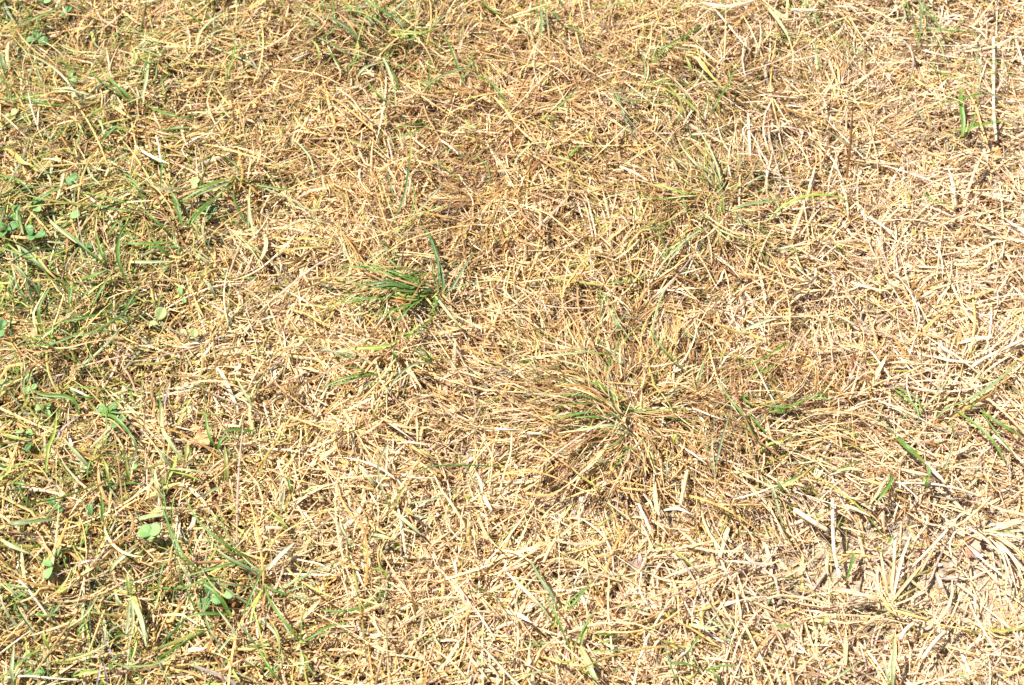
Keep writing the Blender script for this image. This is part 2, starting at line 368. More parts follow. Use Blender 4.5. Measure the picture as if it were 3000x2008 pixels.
# ------------------------------------------------------------------ single blades traced on the lawn
CROP = dict(A=(0,0,2.34), B=(0,550,2.34), C=(0,1100,2.34), D=(400,1400,2.5787), E=(900,650,2.8517), F=(1550,950,2.34), G=(1750,350,2.8508),
            H=(2250,1400,2.5787), I=(1450,1550,3.347), J=(2250,800,2.412), K=(2350,0,2.8508), L=(850,0,3.124), M=(550,350,2.8507),
            N=(1050,1150,3.1367), O=(1600,0,3.124), Q=(0,1600,3.8433), X=(0,0,1.0))
def catmull(P, n):
    P = np.asarray(P, float)
    if len(P) == 2: P = np.array([P[0], (P[0]+P[1])/2, P[1]])
    Q = np.vstack([2*P[0]-P[1], P, 2*P[-1]-P[-2]]); out = []
    s = np.linspace(0, len(P)-1-1e-6, n)
    for v in s:
        i = int(v); t = v-i; a, b, c, d = Q[i:i+4]
        out.append(.5*((2*b)+(c-a)*t+(2*a-5*b+4*c-d)*t*t+(3*b-a-3*c+d)*t**3))
    return np.array(out)
def parse(crop, s):
    ox, oy, k = CROP[crop]; out = []
    for ln in s.replace('\n', ';').split(';'):
        tk = ln.split()
        if not tk: continue
        col = KEY[tk[0][0]]; wd = float(tk[0][1:])/k
        pts = [(ox+float(a.split(',')[0])/k, oy+float(a.split(',')[1])/k) for a in tk[1:]]
        out.append((col, wd, pts))
    return out
def place(pts, hh):
    """photo path + heights above the ground -> 3D path"""
    x, y = lawn(pts[:, 0], pts[:, 1], hh)
    for _ in range(6):
        z = ground_z(x, y)+hh; x, y = lawn(pts[:, 0], pts[:, 1], z)
    return np.stack([x, y, ground_z(x, y)+hh], -1)
MM = DIST/FX                       # metres per photo pixel near the middle
def blade_geo(col, wpx, pts, lift=None, tip=None, sec=14, tube=False):
    n = sec; p = catmull(pts, n); t = np.linspace(0, 1, n)
    Lm = np.hypot(*np.diff(p, axis=0).T).sum()*MM
    A = lift if lift is not None else min(.016, max(.003, Lm*random.uniform(.10, .18)))
    hh = .0125*(1-t)+(tip if tip is not None else random.uniform(.016, .021))*t+A*np.sin(np.pi*t**.85)
    if tube: hh = .0125+.003*np.sin(np.pi*t)+random.uniform(0, .003)
    P3 = place(p, hh)
    T = np.gradient(P3, axis=0); T /= np.linalg.norm(T, axis=1)[:, None]
    side = np.cross(T, np.array([0, 0, 1.])); side /= np.linalg.norm(side, axis=1)[:, None]+1e-9
    up = np.cross(side, T)
    W = wpx*MM*.5
    base = np.array(PAL[col])*random.uniform(.9, 1.12)
    tint = np.repeat(base[None], n, 0)
    if tube:
        prof = np.ones(n)*W; prof[[0, -1]] *= .8
        for q in (n//3, 2*n//3): prof[q] *= 1.16
        m = 8; an = np.linspace(0, 2*np.pi, m, endpoint=False)
        V = P3[:, None]+side[:, None]*(np.cos(an)[None, :, None]*prof[:, None, None])+up[:, None]*(np.sin(an)[None, :, None]*prof[:, None, None]*.8)
        for q in (n//3, 2*n//3): tint[q] *= np.array([.72, .6, .5])
        i = np.arange(n*m).reshape(n, m); j = np.roll(i, -1, 1)
        F_ = np.stack([i[:-1], j[:-1], j[1:], i[1:]], -1).reshape(-1, 4)
        cap = [[i[0, 0], i[0, 3], i[0, 2], i[0, 1]], [i[0, 0], i[0, 5], i[0, 4], i[0, 3]], [i[0, 0], i[0, 7], i[0, 6], i[0, 5]]]
        F_ = np.vstack([F_, cap, [[i[-1, 0], i[-1, 1], i[-1, 2], i[-1, 3]], [i[-1, 0], i[-1, 3], i[-1, 4], i[-1, 5]], [i[-1, 0], i[-1, 5], i[-1, 6], i[-1, 7]]]])
        U = np.stack([np.tile(np.arange(m)/m, n), np.repeat(t*Lm*40, m)], -1)
        return V.reshape(-1, 3), F_, np.repeat(tint, m, 0), U
    tap = np.clip(.6+1.3*t, 0, 1)*(1-np.clip((t-.5)/.5, 0, 1)**2*random.uniform(.55, .92))
    if col in ('green', 'dark', 'lime', 'pale', 'blue', 'olive', 'kgreen', 'yellowgreen'):
        k = random.uniform(.0, .45)                       # withered tip
        mixw = np.clip((t-.72)/.28, 0, 1)[:, None]*k; tint = tint*(1-mixw)+np.array(PAL['straw'])*mixw
        mixb = np.clip((.22-t)/.22, 0, 1)[:, None]*.45; tint = tint*(1-mixb)+np.array(PAL['lime'])*mixb
    r = random.uniform(-.35, .35)+random.uniform(-.5, .5)*t
    u = side*np.cos(r)[:, None]+up*np.sin(r)[:, None]; nn = np.cross(T, u)*-1
    nn = np.where((nn[:, 2] < 0)[:, None], -nn, nn)
    c = W*tap; offs = [(-1, .0), (-.5, -.16), (0, -.34), (.5, -.16), (1, .0)]
    V = np.stack([P3+u*(c*a)[:, None]+nn*(c*b)[:, None] for a, b in offs], 1)
    i = np.arange(n*5).reshape(n, 5)
    F_ = np.concatenate([np.stack([i[:-1, q], i[:-1, q+1], i[1:, q+1], i[1:, q]], -1) for q in range(4)])
    U = np.stack([np.tile([0, .25, .5, .75, 1], n)*.8+random.random()*9, np.repeat(t*Lm*30, 5)+random.random()*9], -1)
    return V.reshape(-1, 3), F_, np.repeat(tint, 5, 0), U
DRYC = ('straw', 'cream', 'white', 'tan', 'rust', 'lilac', 'bleached', 'brown')
def infill(B, n, live=2):
    out = []
    for _ in range(n):
        col, wd, pts = random.choice(B); P = np.array(pts, float)
        L = np.hypot(*(P[-1]-P[0])); f = random.uniform(.35, .95); c = P[0]; a = random.gauss(0, .32)
        D = (P-c)*f; D = np.stack([D[:, 0]*math.cos(a)-D[:, 1]*math.sin(a), D[:, 0]*math.sin(a)+D[:, 1]*math.cos(a)], 1)
        P2 = c+D+np.array([random.gauss(0, .07*L), random.gauss(0, .06*L)])
        k = random.choice([col]*live+['olive', 'tan', 'straw', 'tan', 'kgreen', 'cream'])
        out.append((k, wd*random.uniform(.45, .8), [tuple(q) for q in P2]))
    return out
def tuft(label, blades, name='grass_tuft', cat='grass tuft', group='green grass tufts in the dry lawn', dead=None, fill=5, live=3):
    """blades: list of (crop, text); an Empty at the crown, every blade a child"""
    B = [b for c, s in blades for b in parse(c, s)]
    m = np.mean([b[2][0] for b in B], 0); n0 = len(B); B = B+infill(B, fill, live); slim = .55 if dead else .68; x, y = lawn(m[0], m[1]); z = float(ground_z(np.array([x]), np.array([y]))[0])
    root = empty(name, (float(x), float(y), z)); tag(root, label, cat, group)
    off = np.array([float(x), float(y), z])
    for col, wd, pts in B:
        V, F_, T, U = blade_geo(col, max(wd*slim, 3.2), pts)
        mesh_obj('blade', V-off, F_, M_DRY if col in DRYC else M_GREEN, root, True, T, U)
    return root
# ------------------------------------------------------------------ green tufts
tuft('bright green tuft of long blades left of the centre, the greenest one', [('E', '''
d40 1120,640 1137,500 1080,290 1030,140 965,30
b30 1150,650 1230,520 1310,380 1385,280
b16 1130,600 1250,545 1400,510 1560,492
p34 1060,610 1130,700 1210,800 1300,890
g36 1060,590 920,540 760,530 600,520 440,530
g30 1050,560 880,490 700,440 540,400 390,325
d28 1000,560 850,550 680,500 520,520 370,545
d24 980,440 850,400 720,410 600,425
g34 900,490 800,540 700,600 630,670
l30 980,640 880,650 780,640 690,620
l26 960,640 860,662 780,665
g28 1000,620 900,670 820,740 740,840
g26 980,690 820,700 690,750 540,830
g24 760,650 560,640 430,640 340,620 280,605
g20 640,610 450,650 330,675 180,705
g22 600,340 500,380 390,375 270,365
p22 740,230 640,240 560,300 480,360
g22 860,390 760,380 700,330 660,300
g20 1080,540 1060,470 1045,400 1050,360
g22 1090,740 1020,830 920,900 840,930
p24 820,700 790,790 730,850
g22 1000,480 940,520 860,560
g26 1010,590 900,580 800,575 660,560
d26 1020,570 900,530 800,500 690,480
l24 1040,600 960,620 860,600 760,610
g20 1080,620 1060,720 1010,780
d22 1090,600 1000,560 920,550
g26 940,560 800,545 650,545 520,575
g20 780,400 660,400 560,380 440,360
l18 1100,570 1080,600 1040,640
r34 880,700 790,665 690,655
t20 940,640 930,540 925,470
g16 700,230 640,175 590,180
l20 780,330 740,290 690,310
l18 820,10 800,40 740,70
''')], fill=52, live=9)
tuft('lower green clump under the bright tuft, two blades curving down to the left', [('E', '''
p30 1060,1190 960,1180 860,1210 740,1310 655,1450
g26 1050,1180 960,1130 880,1040
g22 1040,1140 980,1080 920,1040
l34 770,980 680,1030 560,1050 400,1060 270,1070
l26 690,1060 560,1065 420,1050
g30 630,1290 480,1275 300,1310 110,1390
g24 480,1290 390,1310 300,1345 180,1370
b26 500,1180 400,1130 250,1090 50,1065
g24 740,1190 720,1100 690,1060
g20 560,960 500,1000 450,1030
g16 520,1260 400,1220 280,1220
d26 740,1140 760,1110 800,1080
d20 860,1000 830,960 820,920
g28 940,930 880,940 810,965
l20 900,860 870,920 700,960
b20 1010,880 960,910 900,930
g22 780,1240 640,1260 540,1255
''')], fill=22, live=6)
tuft('wiry green and brown tuft with blades radiating, upper right of the centre', [('G', '''
p30 1030,600 1020,470 960,290 890,160 820,50
k26 1000,560 920,430 820,370 720,250 665,150
p20 895,395 760,380 640,320 560,240
l26 830,640 700,610 560,560 420,540
g22 820,650 640,660 470,660 330,620
b28 740,800 730,700 680,610 630,560
p18 420,570 260,610 120,640 10,700
b34 1110,760 1250,710 1380,690 1530,665
l30 1050,800 1050,700 1030,580
o18 940,570 880,500 780,465 650,470
g20 1060,580 1150,570 1230,550
g20 1150,480 1180,390 1195,310 1120,320
p28 950,880 1060,940 1180,990
b18 1180,990 1320,1030 1380,1040
p26 910,900 800,960 690,1050 560,1180 490,1330
k24 850,950 720,1050 620,1160 570,1250
g20 640,820 560,900 440,910 310,925
o18 590,830 480,835 380,920
g24 960,850 900,830 830,800
g24 975,940 930,1000
o20 900,560 890,400 900,250 900,130
l24 790,650 720,640 650,690
l22 900,910 860,930 830,940
k18 1130,760 1180,820 1210,880
o22 760,820 860,800 960,830
k22 1160,760 1230,840 1330,880
c22 835,740 950,830 1050,900 1200,960 1410,975
t20 930,500 880,600 830,680 850,760
t18 1000,860 1010,960 970,1060
n20 900,620 780,700 600,740
n20 1100,640 1200,560 1300,460
t18 1040,900 1040,1050 1090,1180
t22 690,940 620,900 590,780
n18 960,640 1060,620 1160,560
n18 1010,820 1150,800 1300,830
''')], fill=58)
tuft('single green blades just below the radiating tuft, lower right side', [('G', '''
b20 1460,1070 1560,1085 1700,1105
g16 1300,1030 1370,1120 1420,1220
g18 740,1220 735,1280 725,1330
k14 1430,590 1490,690 1540,800
o12 1350,580 1500,540 1760,510''')])
tuft('dark hummock tuft with green blades fanning to the left, below the centre', [('F', '''
g26 560,620 430,640 340,620 285,575
g28 560,600 420,600 280,625 145,650
g22 520,550 420,500 280,480 120,485
g26 470,540 370,545 260,550 160,580
g24 620,520 530,450 440,400 365,360
d22 660,640 590,580 560,480
p18 680,720 540,690 400,720 200,745
l22 660,890 630,900 600,915
g20 580,970 620,950 640,920
k16 540,935 480,940 420,920
g20 640,500 600,520 570,480
d22 690,720 620,650 550,590
g20 700,880 660,850 720,850
r14 540,540 400,440 270,420 150,440
r14 560,660 460,600 350,540
t12 620,520 560,420 540,320
n12 620,640 500,560 380,520
n14 640,720 520,770 380,760
n14 660,780 500,800 330,830
n12 720,560 760,480 740,360
t12 760,540 860,470 980,410
t12 720,600 880,620 1040,640
n12 740,660 900,720 1060,740
n12 660,760 600,860 480,920
t12 700,780 680,900 620,1020
n12 760,720 860,840 880,1000
l16 760,440 780,420 770,390
''')], fill=60, live=1)
tuft('pale green flat blades pointing left above the dark hummock tuft', [('F', '''
p22 480,175 300,200 150,215 0,225
p28 480,320 330,280 150,235
b16 60,350 20,290 0,250
l20 570,220 490,200 430,200
b18 620,90 615,30 600,0 580,-60
k14 640,290 570,200 500,150
g16 190,260 150,300 100,340''')])
tuft('short curled green sprout right of the dark hummock tuft', [('F', '''
l20 985,830 1000,760 1010,740
g18 1040,800 1020,750 990,750
k14 940,1060 945,960 980,860
k16 780,880 790,960 800,1040''')])
tuft('long grey green blades crossing at an acute angle right of the hummock', [('F', '''
k22 1260,1050 1300,880 1350,690 1395,560
g24 1580,850 1500,690 1450,600 1380,520 1310,400
l30 1560,885 1650,820 1755,800
o20 1755,590 1640,560 1560,530
g22 1755,165 1640,220 1530,270 1420,320
b18 1150,440 1180,330 1205,230
g26 1490,600 1600,720 1640,750
o16 1480,680 1500,800 1520,930
b14 1220,460 1320,395 1400,360
g20 1465,480 1480,520 1540,560
p20 930,60 980,120 1030,170
b20 1060,40 1100,80 1150,110
''')], fill=14)
tuft('two pale green blades running down the edge right of the crossing blades', [('F', '''
p24 1740,1390 1700,1230 1660,1100 1600,1040
g22 1755,1180 1720,1120 1700,1050
o18 540,1150 440,1100 330,1020 290,980'''), ('J', '''
g24 80,1500 230,1430 370,1350
l20 0,1210 50,1195 110,1192
k14 0,1480 40,1540 60,1600''')])
tuft('star shaped green grass plant with broad crossing blades, lower left', [('D', '''
g36 720,1050 640,920 570,850 480,790
g32 700,1020 600,1025 470,1030 340,1065
b28 880,970 760,900 680,840 600,790
g22 600,790 480,700 380,620 300,480 240,350 170,150 130,30
b30 940,740 820,670 700,610 600,540
g24 850,610 700,520 560,420 440,290 330,60
g28 860,620 720,650 560,690 330,755
l30 960,820 920,900 880,1000 860,1100
b28 1040,870 1180,790 1340,710 1510,630
g26 1240,1240 1160,1140 1080,1040 1010,940 960,800
g22 1220,900 1100,870 1000,830 960,800
b22 1360,940 1250,910 1150,880
b22 860,820 740,810 600,790
g22 800,1040 860,900 930,740 1000,650
k20 800,1250 700,1110 600,980
b24 920,1290 840,1180 760,1080
g18 700,750 560,760 430,800 340,850
''')], fill=18)
tuft('forked pale green sprig right of the star shaped plant, near the bottom edge', [('D', '''
p38 1240,1320 1250,1400 1220,1510
g26 1230,1250 1330,1200 1440,1130 1600,1090
g20 1260,1230 1380,1210 1460,1150
g22 1240,1330 1290,1420 1350,1500
l20 1290,1240 1250,1230 1225,1245''')])
tuft('drooping green blades under the star shaped plant at the bottom edge', [('D', '''
p24 1110,1400 1060,1200 980,1100 920,1050
g24 960,1160 910,1090 870,1040
g22 1100,1567 1000,1430 900,1270
g24 1030,1260 960,1250 840,1280
p26 750,1160 680,1240 620,1320
k22 680,1340 600,1220 550,1140 500,980
b18 980,1520 1040,1430 1110,1330
l18 1040,1300 1010,1260 980,1250
l22 690,1390 740,1480 780,1540
p26 500,1500 460,1430 440,1390
k18 130,1420 240,1360 330,1280''')])
tuft('pale curved blade pair left of the star shaped plant', [('D', '''
p30 75,1280 70,1160 40,1060 0,930
g20 155,920 180,740 230,570
g22 450,1010 400,900 340,780 320,680
k24 420,800 360,700 300,590
g16 270,400 265,250 290,130''')])
tuft('single blunt green blades above the star shaped plant', [('D', '''
l26 1140,400 1080,310 990,235
g30 1170,130 1155,60 1140,-20
p22 1090,260 1110,150 1120,20
p22 1250,130 1350,70 1440,60
l24 640,330 600,300 560,260
p28 660,60 580,90 500,150
''')])
tuft('pale flat blade with a curled stem above the bottom edge, left of centre', [('D', '''
p38 1770,430 1850,440 1945,470
l18 1720,580 1710,560 1750,440
p18 1640,520 1560,400 1530,290
o20 1890,740 1840,650 1850,540 1900,440
l18 1640,630 1600,600 1580,570
l22 1890,770 1850,690 1780,690
p16 1880,1000 1880,960 1830,970
''')])
tuft('green sprig with one long upright blade and short side blades, bottom centre', [('I', '''
b40 620,785 540,620 440,480 350,310
g34 690,820 780,720 880,600 965,500
g30 745,1190 660,1000 600,850 540,740 470,640
p26 560,940 500,820 400,700 330,620 200,480
g22 760,1180 850,1010 930,870 1000,790
l44 840,1130 880,1000 930,900
p66 840,1150 900,1300 960,1420 1010,1490
b20 530,1105 400,1110 260,1095
g20 960,1195 1150,1190 1330,1175
l26 1190,1070 1080,1110 980,1060
l26 800,1270 700,1310 620,1290 590,1240
p26 580,1385 430,1400 300,1440 170,1520
g24 1060,1370 980,1310 930,1240
b20 1140,1420 1200,1380 1280,1320
g22 1000,1430 880,1400 760,1300
l22 560,1000 590,920 620,830
g20 650,790 760,680 860,590
g24 1200,1030 1100,1035 1000,1025
g18 520,1120 400,1140 320,1160
''')])
tuft('sprawling green blades at the bottom edge, right of the upright sprig', [('I', '''
g34 2000,1380 1900,1330 1780,1310 1640,1290
g32 2050,1390 2180,1350 2360,1330
g28 2220,1530 2170,1440 2120,1360
b28 1800,1533 1740,1380 1700,1260 1650,1120
g28 2000,1370 1960,1300 1940,1250
g26 1880,1260 1910,1190 1980,1080 2010,1010
p50 1900,935 2030,960 2180,985
p22 2340,1100 2200,960 2060,860
g22 1880,1200 1750,1130 1600,1080
g18 1530,830 1380,780 1200,740
g20 2200,1060 2280,1090 2340,1150''')])
tuft('bent lime green blade beside the purplish dead leaf', [('I', '''
l34 1680,145 1780,220 1870,300 1960,380
g24 1650,170 1580,160 1500,158
l30 1680,240 1660,190 1650,160''')])
tuft('upper sprig of narrow upright blades near the top right corner', [('K', '''
g22 930,200 890,90 870,0
b28 985,-10 990,100 990,220 965,430
g20 930,200 960,300 970,400
g26 1000,230 1150,250 1300,260 1420,260
p20 1060,240 1130,320 1180,440 1210,520
l24 940,190 960,180 980,190
p16 960,170 1010,90 1080,0
p16 960,-10 1000,50 1010,120
p16 1130,180 1210,220 1310,250
g16 960,280 1060,340 1160,390''')])
tuft('green sprig of thin arched blades below the narrow upright sprig, top right', [('K', '''
g22 1080,520 1120,590 1240,640 1350,690 1480,750
g20 1480,480 1380,490 1240,530 1100,520
p28 1465,880 1480,700 1480,550 1450,430
g18 1480,550 1600,600 1810,640
g16 1530,500 1680,550 1800,620
b20 1195,740 1200,700 1200,660
g16 1420,260 1450,300 1480,320
g18 1300,560 1380,540 1440,530''')])
tuft('broad dark green blade standing in a crossing of thin blades, right edge', [('K', '''
g58 1340,1140 1345,1000 1325,850 1330,720
g26 1680,795 1500,785 1350,820 1200,860 1080,910
g24 1220,1110 1330,1090 1500,1045 1700,1010 1850,990
g28 1350,1160 1390,1100 1430,1020 1450,930
b20 1200,1130 1270,1140 1330,1170
l18 1200,1230 1260,1210 1300,1180''')])
tuft('thin grey green blades left of the broad dark blade at the right', [('K', '''
k18 1090,1110 1000,980 920,860 840,790 780,680
p18 940,1110 1000,1120 1060,1130
g24 200,260 320,340 440,400 570,480
g22 150,600 130,480 100,350
g20 0,300 60,320 100,330
k18 170,340 300,430 420,520
b18 0,95 80,150 170,190
p18 200,0 300,80 370,120
g18 250,240 280,200 380,170
l14 830,640 850,630 870,620''')])
tuft('loose fan of arched green blades, top right of the centre', [('O', '''
g32 970,575 1090,440 1250,340 1440,230
p26 970,465 1080,430 1220,440 1380,465 1500,495
k22 930,560 950,440 960,330 970,200
b22 880,790 905,650 880,500 840,430
o22 835,500 840,370 900,260 970,180
y50 1250,490 1400,550 1500,680 1600,790
p32 1265,610 1400,660 1480,740 1620,830 1730,930
l26 1330,680 1310,590 1270,510
g32 1490,1070 1570,920 1650,800 1735,640
b30 1180,880 1000,855 830,845 660,810 560,700
g24 1250,1000 1120,940 950,915 640,920
l40 1060,790 1150,850 1300,940 1450,1100
g18 930,840 960,780 1060,740 1090,640
o18 1150,510 1080,480 1060,440
g20 1260,1000 1220,1060 1200,1140
g18 680,430 760,540 830,600
l24 1260,960 1230,990 1200,1040
''')], fill=22, live=6)
tuft('slender blue green blade bending down under the loose fan', [('O', '''
b26 650,840 690,1000 750,1160 880,1330
l20 640,700 610,695 590,715''')])
tuft('wide pale green blade slanting from the top edge, right side', [('O', '''
p44 1970,-10 2080,130 2180,270 2240,390
g20 1940,330 2060,315 2200,320 2350,325''')])
tuft('olive blades along the top edge, right of the middle', [('O', '''
g26 420,70 560,50 720,30 880,15
o28 270,330 400,240 520,160 600,110
g22 160,245 260,265 340,320
b34 300,410 330,380 310,340
l28 1160,140 1210,60 1180,0
d34 40,100 100,150 130,180
d24 120,-10 140,40 150,80
g20 420,500 480,510 560,580
g22 0,65 60,60 120,70''')])
tuft('thin dark blade pointing to the upper right beside the brown tussock, top', [('O', '''
g26 0,1060 120,970 220,880 310,780
g26 0,1065 50,1070 100,1070
l22 0,1090 20,1140 60,1180''')])
tuft('dense cluster of dark green blades at the top edge, left of the middle', [('L', '''
d40 700,450 600,330 450,210 290,145
g30 700,350 560,270 420,190
d30 750,290 770,180 750,60
b36 810,340 740,200 660,110 600,0
g40 990,200 880,110 760,50 680,-10
o28 880,370 880,290 800,190 640,110 480,95
g28 1010,240 1080,130 1200,80
g28 400,230 400,120 380,0
g26 660,180 620,120 590,0
p30 340,310 240,220 130,150 0,130
g28 30,80 180,75 260,60
g30 560,150 520,60 470,0
l30 590,150 560,80 520,20
g26 840,220 800,100 770,0
k24 900,240 820,200 760,140
g26 320,130 300,60 280,0
g26 460,220 400,260 300,370
b30 160,200 200,215 250,225''')], fill=24)
tuft('pale green pair of blades pointing right, below the dark top cluster', [('L', '''
l34 900,325 1050,310 1200,295 1330,260
g26 1010,370 1100,360 1230,310 1330,270
l28 1010,370 1000,330 990,290
o30 1290,260 1330,170 1340,60''')])
tuft('upright sheaf of green blades under the dark top cluster', [('L', '''
p40 960,830 920,700 880,590 840,520
g34 1000,830 960,700 900,600
p34 600,720 680,620 830,570
g26 700,740 780,840 940,960
g18 880,585 1000,600 1200,620 1350,630
g30 560,580 640,510 720,450
l28 270,550 250,430 200,370
g28 470,620 380,500 330,440
p24 960,970 960,860 920,760
g20 850,580 900,520 960,450
k24 870,960 850,850 830,760
g28 530,700 530,620 560,560
''')])
tuft('green cross of one dark diagonal blade over a pale arched one, upper middle', [('L', '''
g38 1600,790 1530,600 1460,420 1380,265
b32 1690,590 1550,640 1400,690 1280,760 1180,870
d28 1720,710 1690,620 1670,520
l32 1800,730 1760,700 1720,690
g24 1250,900 1270,780 1275,560
g20 1160,770 1260,755 1400,770
l26 1640,880 1670,890 1700,900
''')])
tuft('green blades hanging from the top edge in the middle', [('L', '''
g44 1740,-10 1830,80 1950,140
b38 2290,-10 2300,200 2295,390
g22 2250,0 2260,120 2290,240
b22 2240,400 2160,290 2040,255 1900,260
g24 1990,100 2080,200 2150,280
l22 1900,650 1940,640 1980,600''')])
tuft('blunt green blades lying across the brown grass, upper middle', [('L', '''
g30 2020,980 1930,870 1860,780 1760,680
p32 2040,1520 2090,1430 2180,1340 2270,1260
g28 1250,1160 1100,1220 870,1280
g28 1200,1130 1050,1150 920,1190
l26 1720,1330 1750,1300 1740,1290
l24 2280,1110 2330,1060 2360,1090
g18 1580,1190 1680,1150 1740,1160
k22 1380,1500 1420,1440 1480,1330''')])
tuft('long dark green blade leaning up with a thin fork, above the bright tuft', [('M', '''
d30 1740,800 1800,660 1840,450 1860,300
o32 1845,400 1860,300 1857,150
g16 1840,850 1890,680 1870,480
g20 1850,860 1980,780 2110,700
l28 1800,900 1830,880 1830,840
l22 1720,970 1740,930 1800,900''')])
tuft('faded olive blades radiating flat left of the bright tuft, upper left', [('M', '''
g26 400,490 260,510 140,550 0,590
p34 380,500 300,545 120,610 0,690
g26 520,540 650,560 770,580 890,590
p34 520,560 510,700 530,860 560,990
k26 600,560 700,600 850,660 1000,750 1100,790
o24 340,640 340,560 380,500
p20 440,500 360,410 270,320
o20 520,540 450,520 400,470
''')])
tuft('thick kinked green blade beside the small clover, left of the middle', [('M', '''
g40 0,900 40,840 130,740 270,640
o34 80,1020 70,920 30,860
b16 150,1070 130,920 160,800''')])
tuft('three short palm like blades at a straw joint, left of the bare spot', [('M', '''
p42 200,1240 130,1170 50,1105
o40 120,1330 190,1260 300,1240
p42 230,1470 180,1390 130,1330''')])
tuft('olive bowed blades above the beige bare spot, left of the middle', [('M', '''
o28 600,400 740,400 850,370 960,310
g26 1330,160 1500,220 1680,270
o28 890,990 1050,1000 1230,1020
o24 750,1110 950,1070 1180,1060
p24 870,160 960,240 1030,340 1060,490
l34 780,60 770,100 780,150
g20 460,160 480,120 490,60
p18 330,900 450,1000 560,1130 640,1290
p18 740,970 830,890 960,840 1080,850 1200,880
k20 1100,720 1000,760 800,690''')])
tuft('blue green upright blades at the left edge under the clovers', [('B', '''
b30 210,790 180,640 130,560 60,510
b32 370,600 270,530 170,430 110,390
g26 270,510 150,460 0,410
g28 330,570 350,520 410,470
g22 90,760 70,640 60,540
g20 270,740 265,680 270,620
b22 225,800 200,700 150,600
p18 110,700 100,620 80,540
l28 10,640 10,680 0,720
g18 190,780 130,680 100,600''')], fill=14)
tuft('hooked green blade with side blades low at the left edge', [('B', '''
g32 285,970 265,870 280,790 370,640
g20 280,970 400,970 500,1020
g20 190,1080 300,1080 450,1040 600,960 750,900
g24 420,1100 560,1030 760,920 900,860
g24 360,920 480,910 620,880 800,840
g22 300,880 330,800 400,740
l20 340,1060 350,1000 400,940
g22 470,860 480,760 500,640
g20 600,1060 620,1130 600,1230''')], fill=16)
tuft('kinked green stem with blades branching left, left third of the lawn', [('B', '''
g30 900,700 840,580 800,450 830,310 940,170
g34 550,630 640,600 740,560
g26 600,880 680,720 770,570
g26 730,530 690,430 650,290
g24 730,530 600,430 500,340 400,270
l22 800,600 790,560 820,540
g24 840,870 900,760 970,660
l26 1060,830 1050,760 1030,680''')])
tuft('crossing green blades right of the kinked stem, left third', [('B', '''
g28 830,380 970,385 1190,370
g32 1170,480 1090,410 1040,340
g26 1140,290 1060,220 1000,160
p30 870,510 1000,510 1180,505
g34 1070,650 1130,560 1170,500
g20 1250,490 1200,380 1180,250
l34 1060,640 1030,635 1000,640
g34 1250,270 1220,150 1180,50
p26 1080,850 1050,740 1060,700''')])
tuft('thin green blades above the kinked stem, left third', [('B', '''
g26 1000,150 970,60 940,0 900,-50
g26 600,110 750,140 950,165
g20 720,340 800,240 900,200
p24 340,220 440,310 560,400
g30 190,140 270,80 350,30 450,-20
g34 120,150 130,210 160,320
b26 220,120 210,100 170,140''')])
tuft('bowed green blade hanging over two clovers, lower left edge', [('B', '''
g34 540,1560 520,1480 450,1430 300,1420 210,1385
l26 150,1520 180,1460 200,1420
p22 0,1440 20,1360 40,1300
p18 160,1400 165,1260 160,1150'''), ('C', 'p16 500,160 320,155 200,150')])
tuft('arched green blade over the dark clover cluster, lower left', [('C', '''
g36 690,270 770,280 850,350 920,440
g34 690,270 770,200 850,150
p20 800,260 880,250 1000,270
b22 940,520 920,450 880,400''')])
tuft('long pale blades lying by the orange dead leaf, left', [('C', '''
p36 1260,600 1160,450 1110,350 1100,150
g30 1490,520 1510,450 1590,385
g30 1480,500 1430,400 1400,200
o34 1270,600 1290,450
o38 1560,740 1550,600 1540,480
p26 1140,640 1300,650 1500,675
l26 1160,650 1280,680 1390,730
b26 1180,640 1120,560 1080,500
g26 1740,380 1620,370 1500,390
p24 1755,250 1680,130 1610,0
v20 1110,240 1140,140 1165,50''')])
tuft('pale blades scattered low at the left, below the bowed blade', [('C', '''
p40 630,650 530,540 430,430
l30 310,690 330,500 370,400 390,250
b42 0,1050 100,1018 230,1000 430,980
p34 0,1120 80,1170 200,1220
l40 0,400 80,420 170,440
v20 380,450 430,360 530,290
o28 490,760 430,730 370,700
g22 260,560 300,500 420,430
l26 30,700 60,650 80,610
g22 70,740 150,740 200,760''')])
tuft('upright green blades above the big pale clover leaf, lower left', [('C', '''
l26 750,740 730,640 705,570
o34 885,720 870,640 865,575
p34 1140,870 1080,770 1060,650
g26 700,1000 700,900 690,790
l22 1030,970 1060,920 1110,910
g18 600,720 600,640 640,540''')])
tuft('wide grey green blade sticking out over a lilac stem, lower left', [('Q', '''
p66 1240,280 1320,170 1420,90 1520,20
g40 540,790 600,740 700,610
l40 640,510 740,400 840,240
v38 850,230 980,170 1150,150
v22 850,240 700,300 640,330
p48 900,320 980,280 1060,240''')])
tuft('bright green forked plant with a wide pale drooping blade, bottom left', [('Q', '''
p68 1470,560 1550,730 1600,880 1640,1130
l44 1470,560 1540,640 1580,740
l46 1450,560 1440,420 1430,310
k48 1460,600 1440,850 1410,1040
p50 1400,720 1330,620 1290,520
l40 1480,540 1490,500 1520,460
v26 1470,620 1450,780 1460,900''')])
tuft('long thin blades crossing at the bottom left corner', [('Q', '''
g44 0,1510 180,1340 310,1240 470,1120
p50 150,1567 130,1380 160,1100
l42 570,1190 500,1050 490,940
p42 400,1070 340,920 250,780 200,670
g36 150,600 230,550 300,510
g40 20,420 200,460 320,480
g36 400,760 500,780 680,780
p38 420,1280 440,1350 460,1400''')])
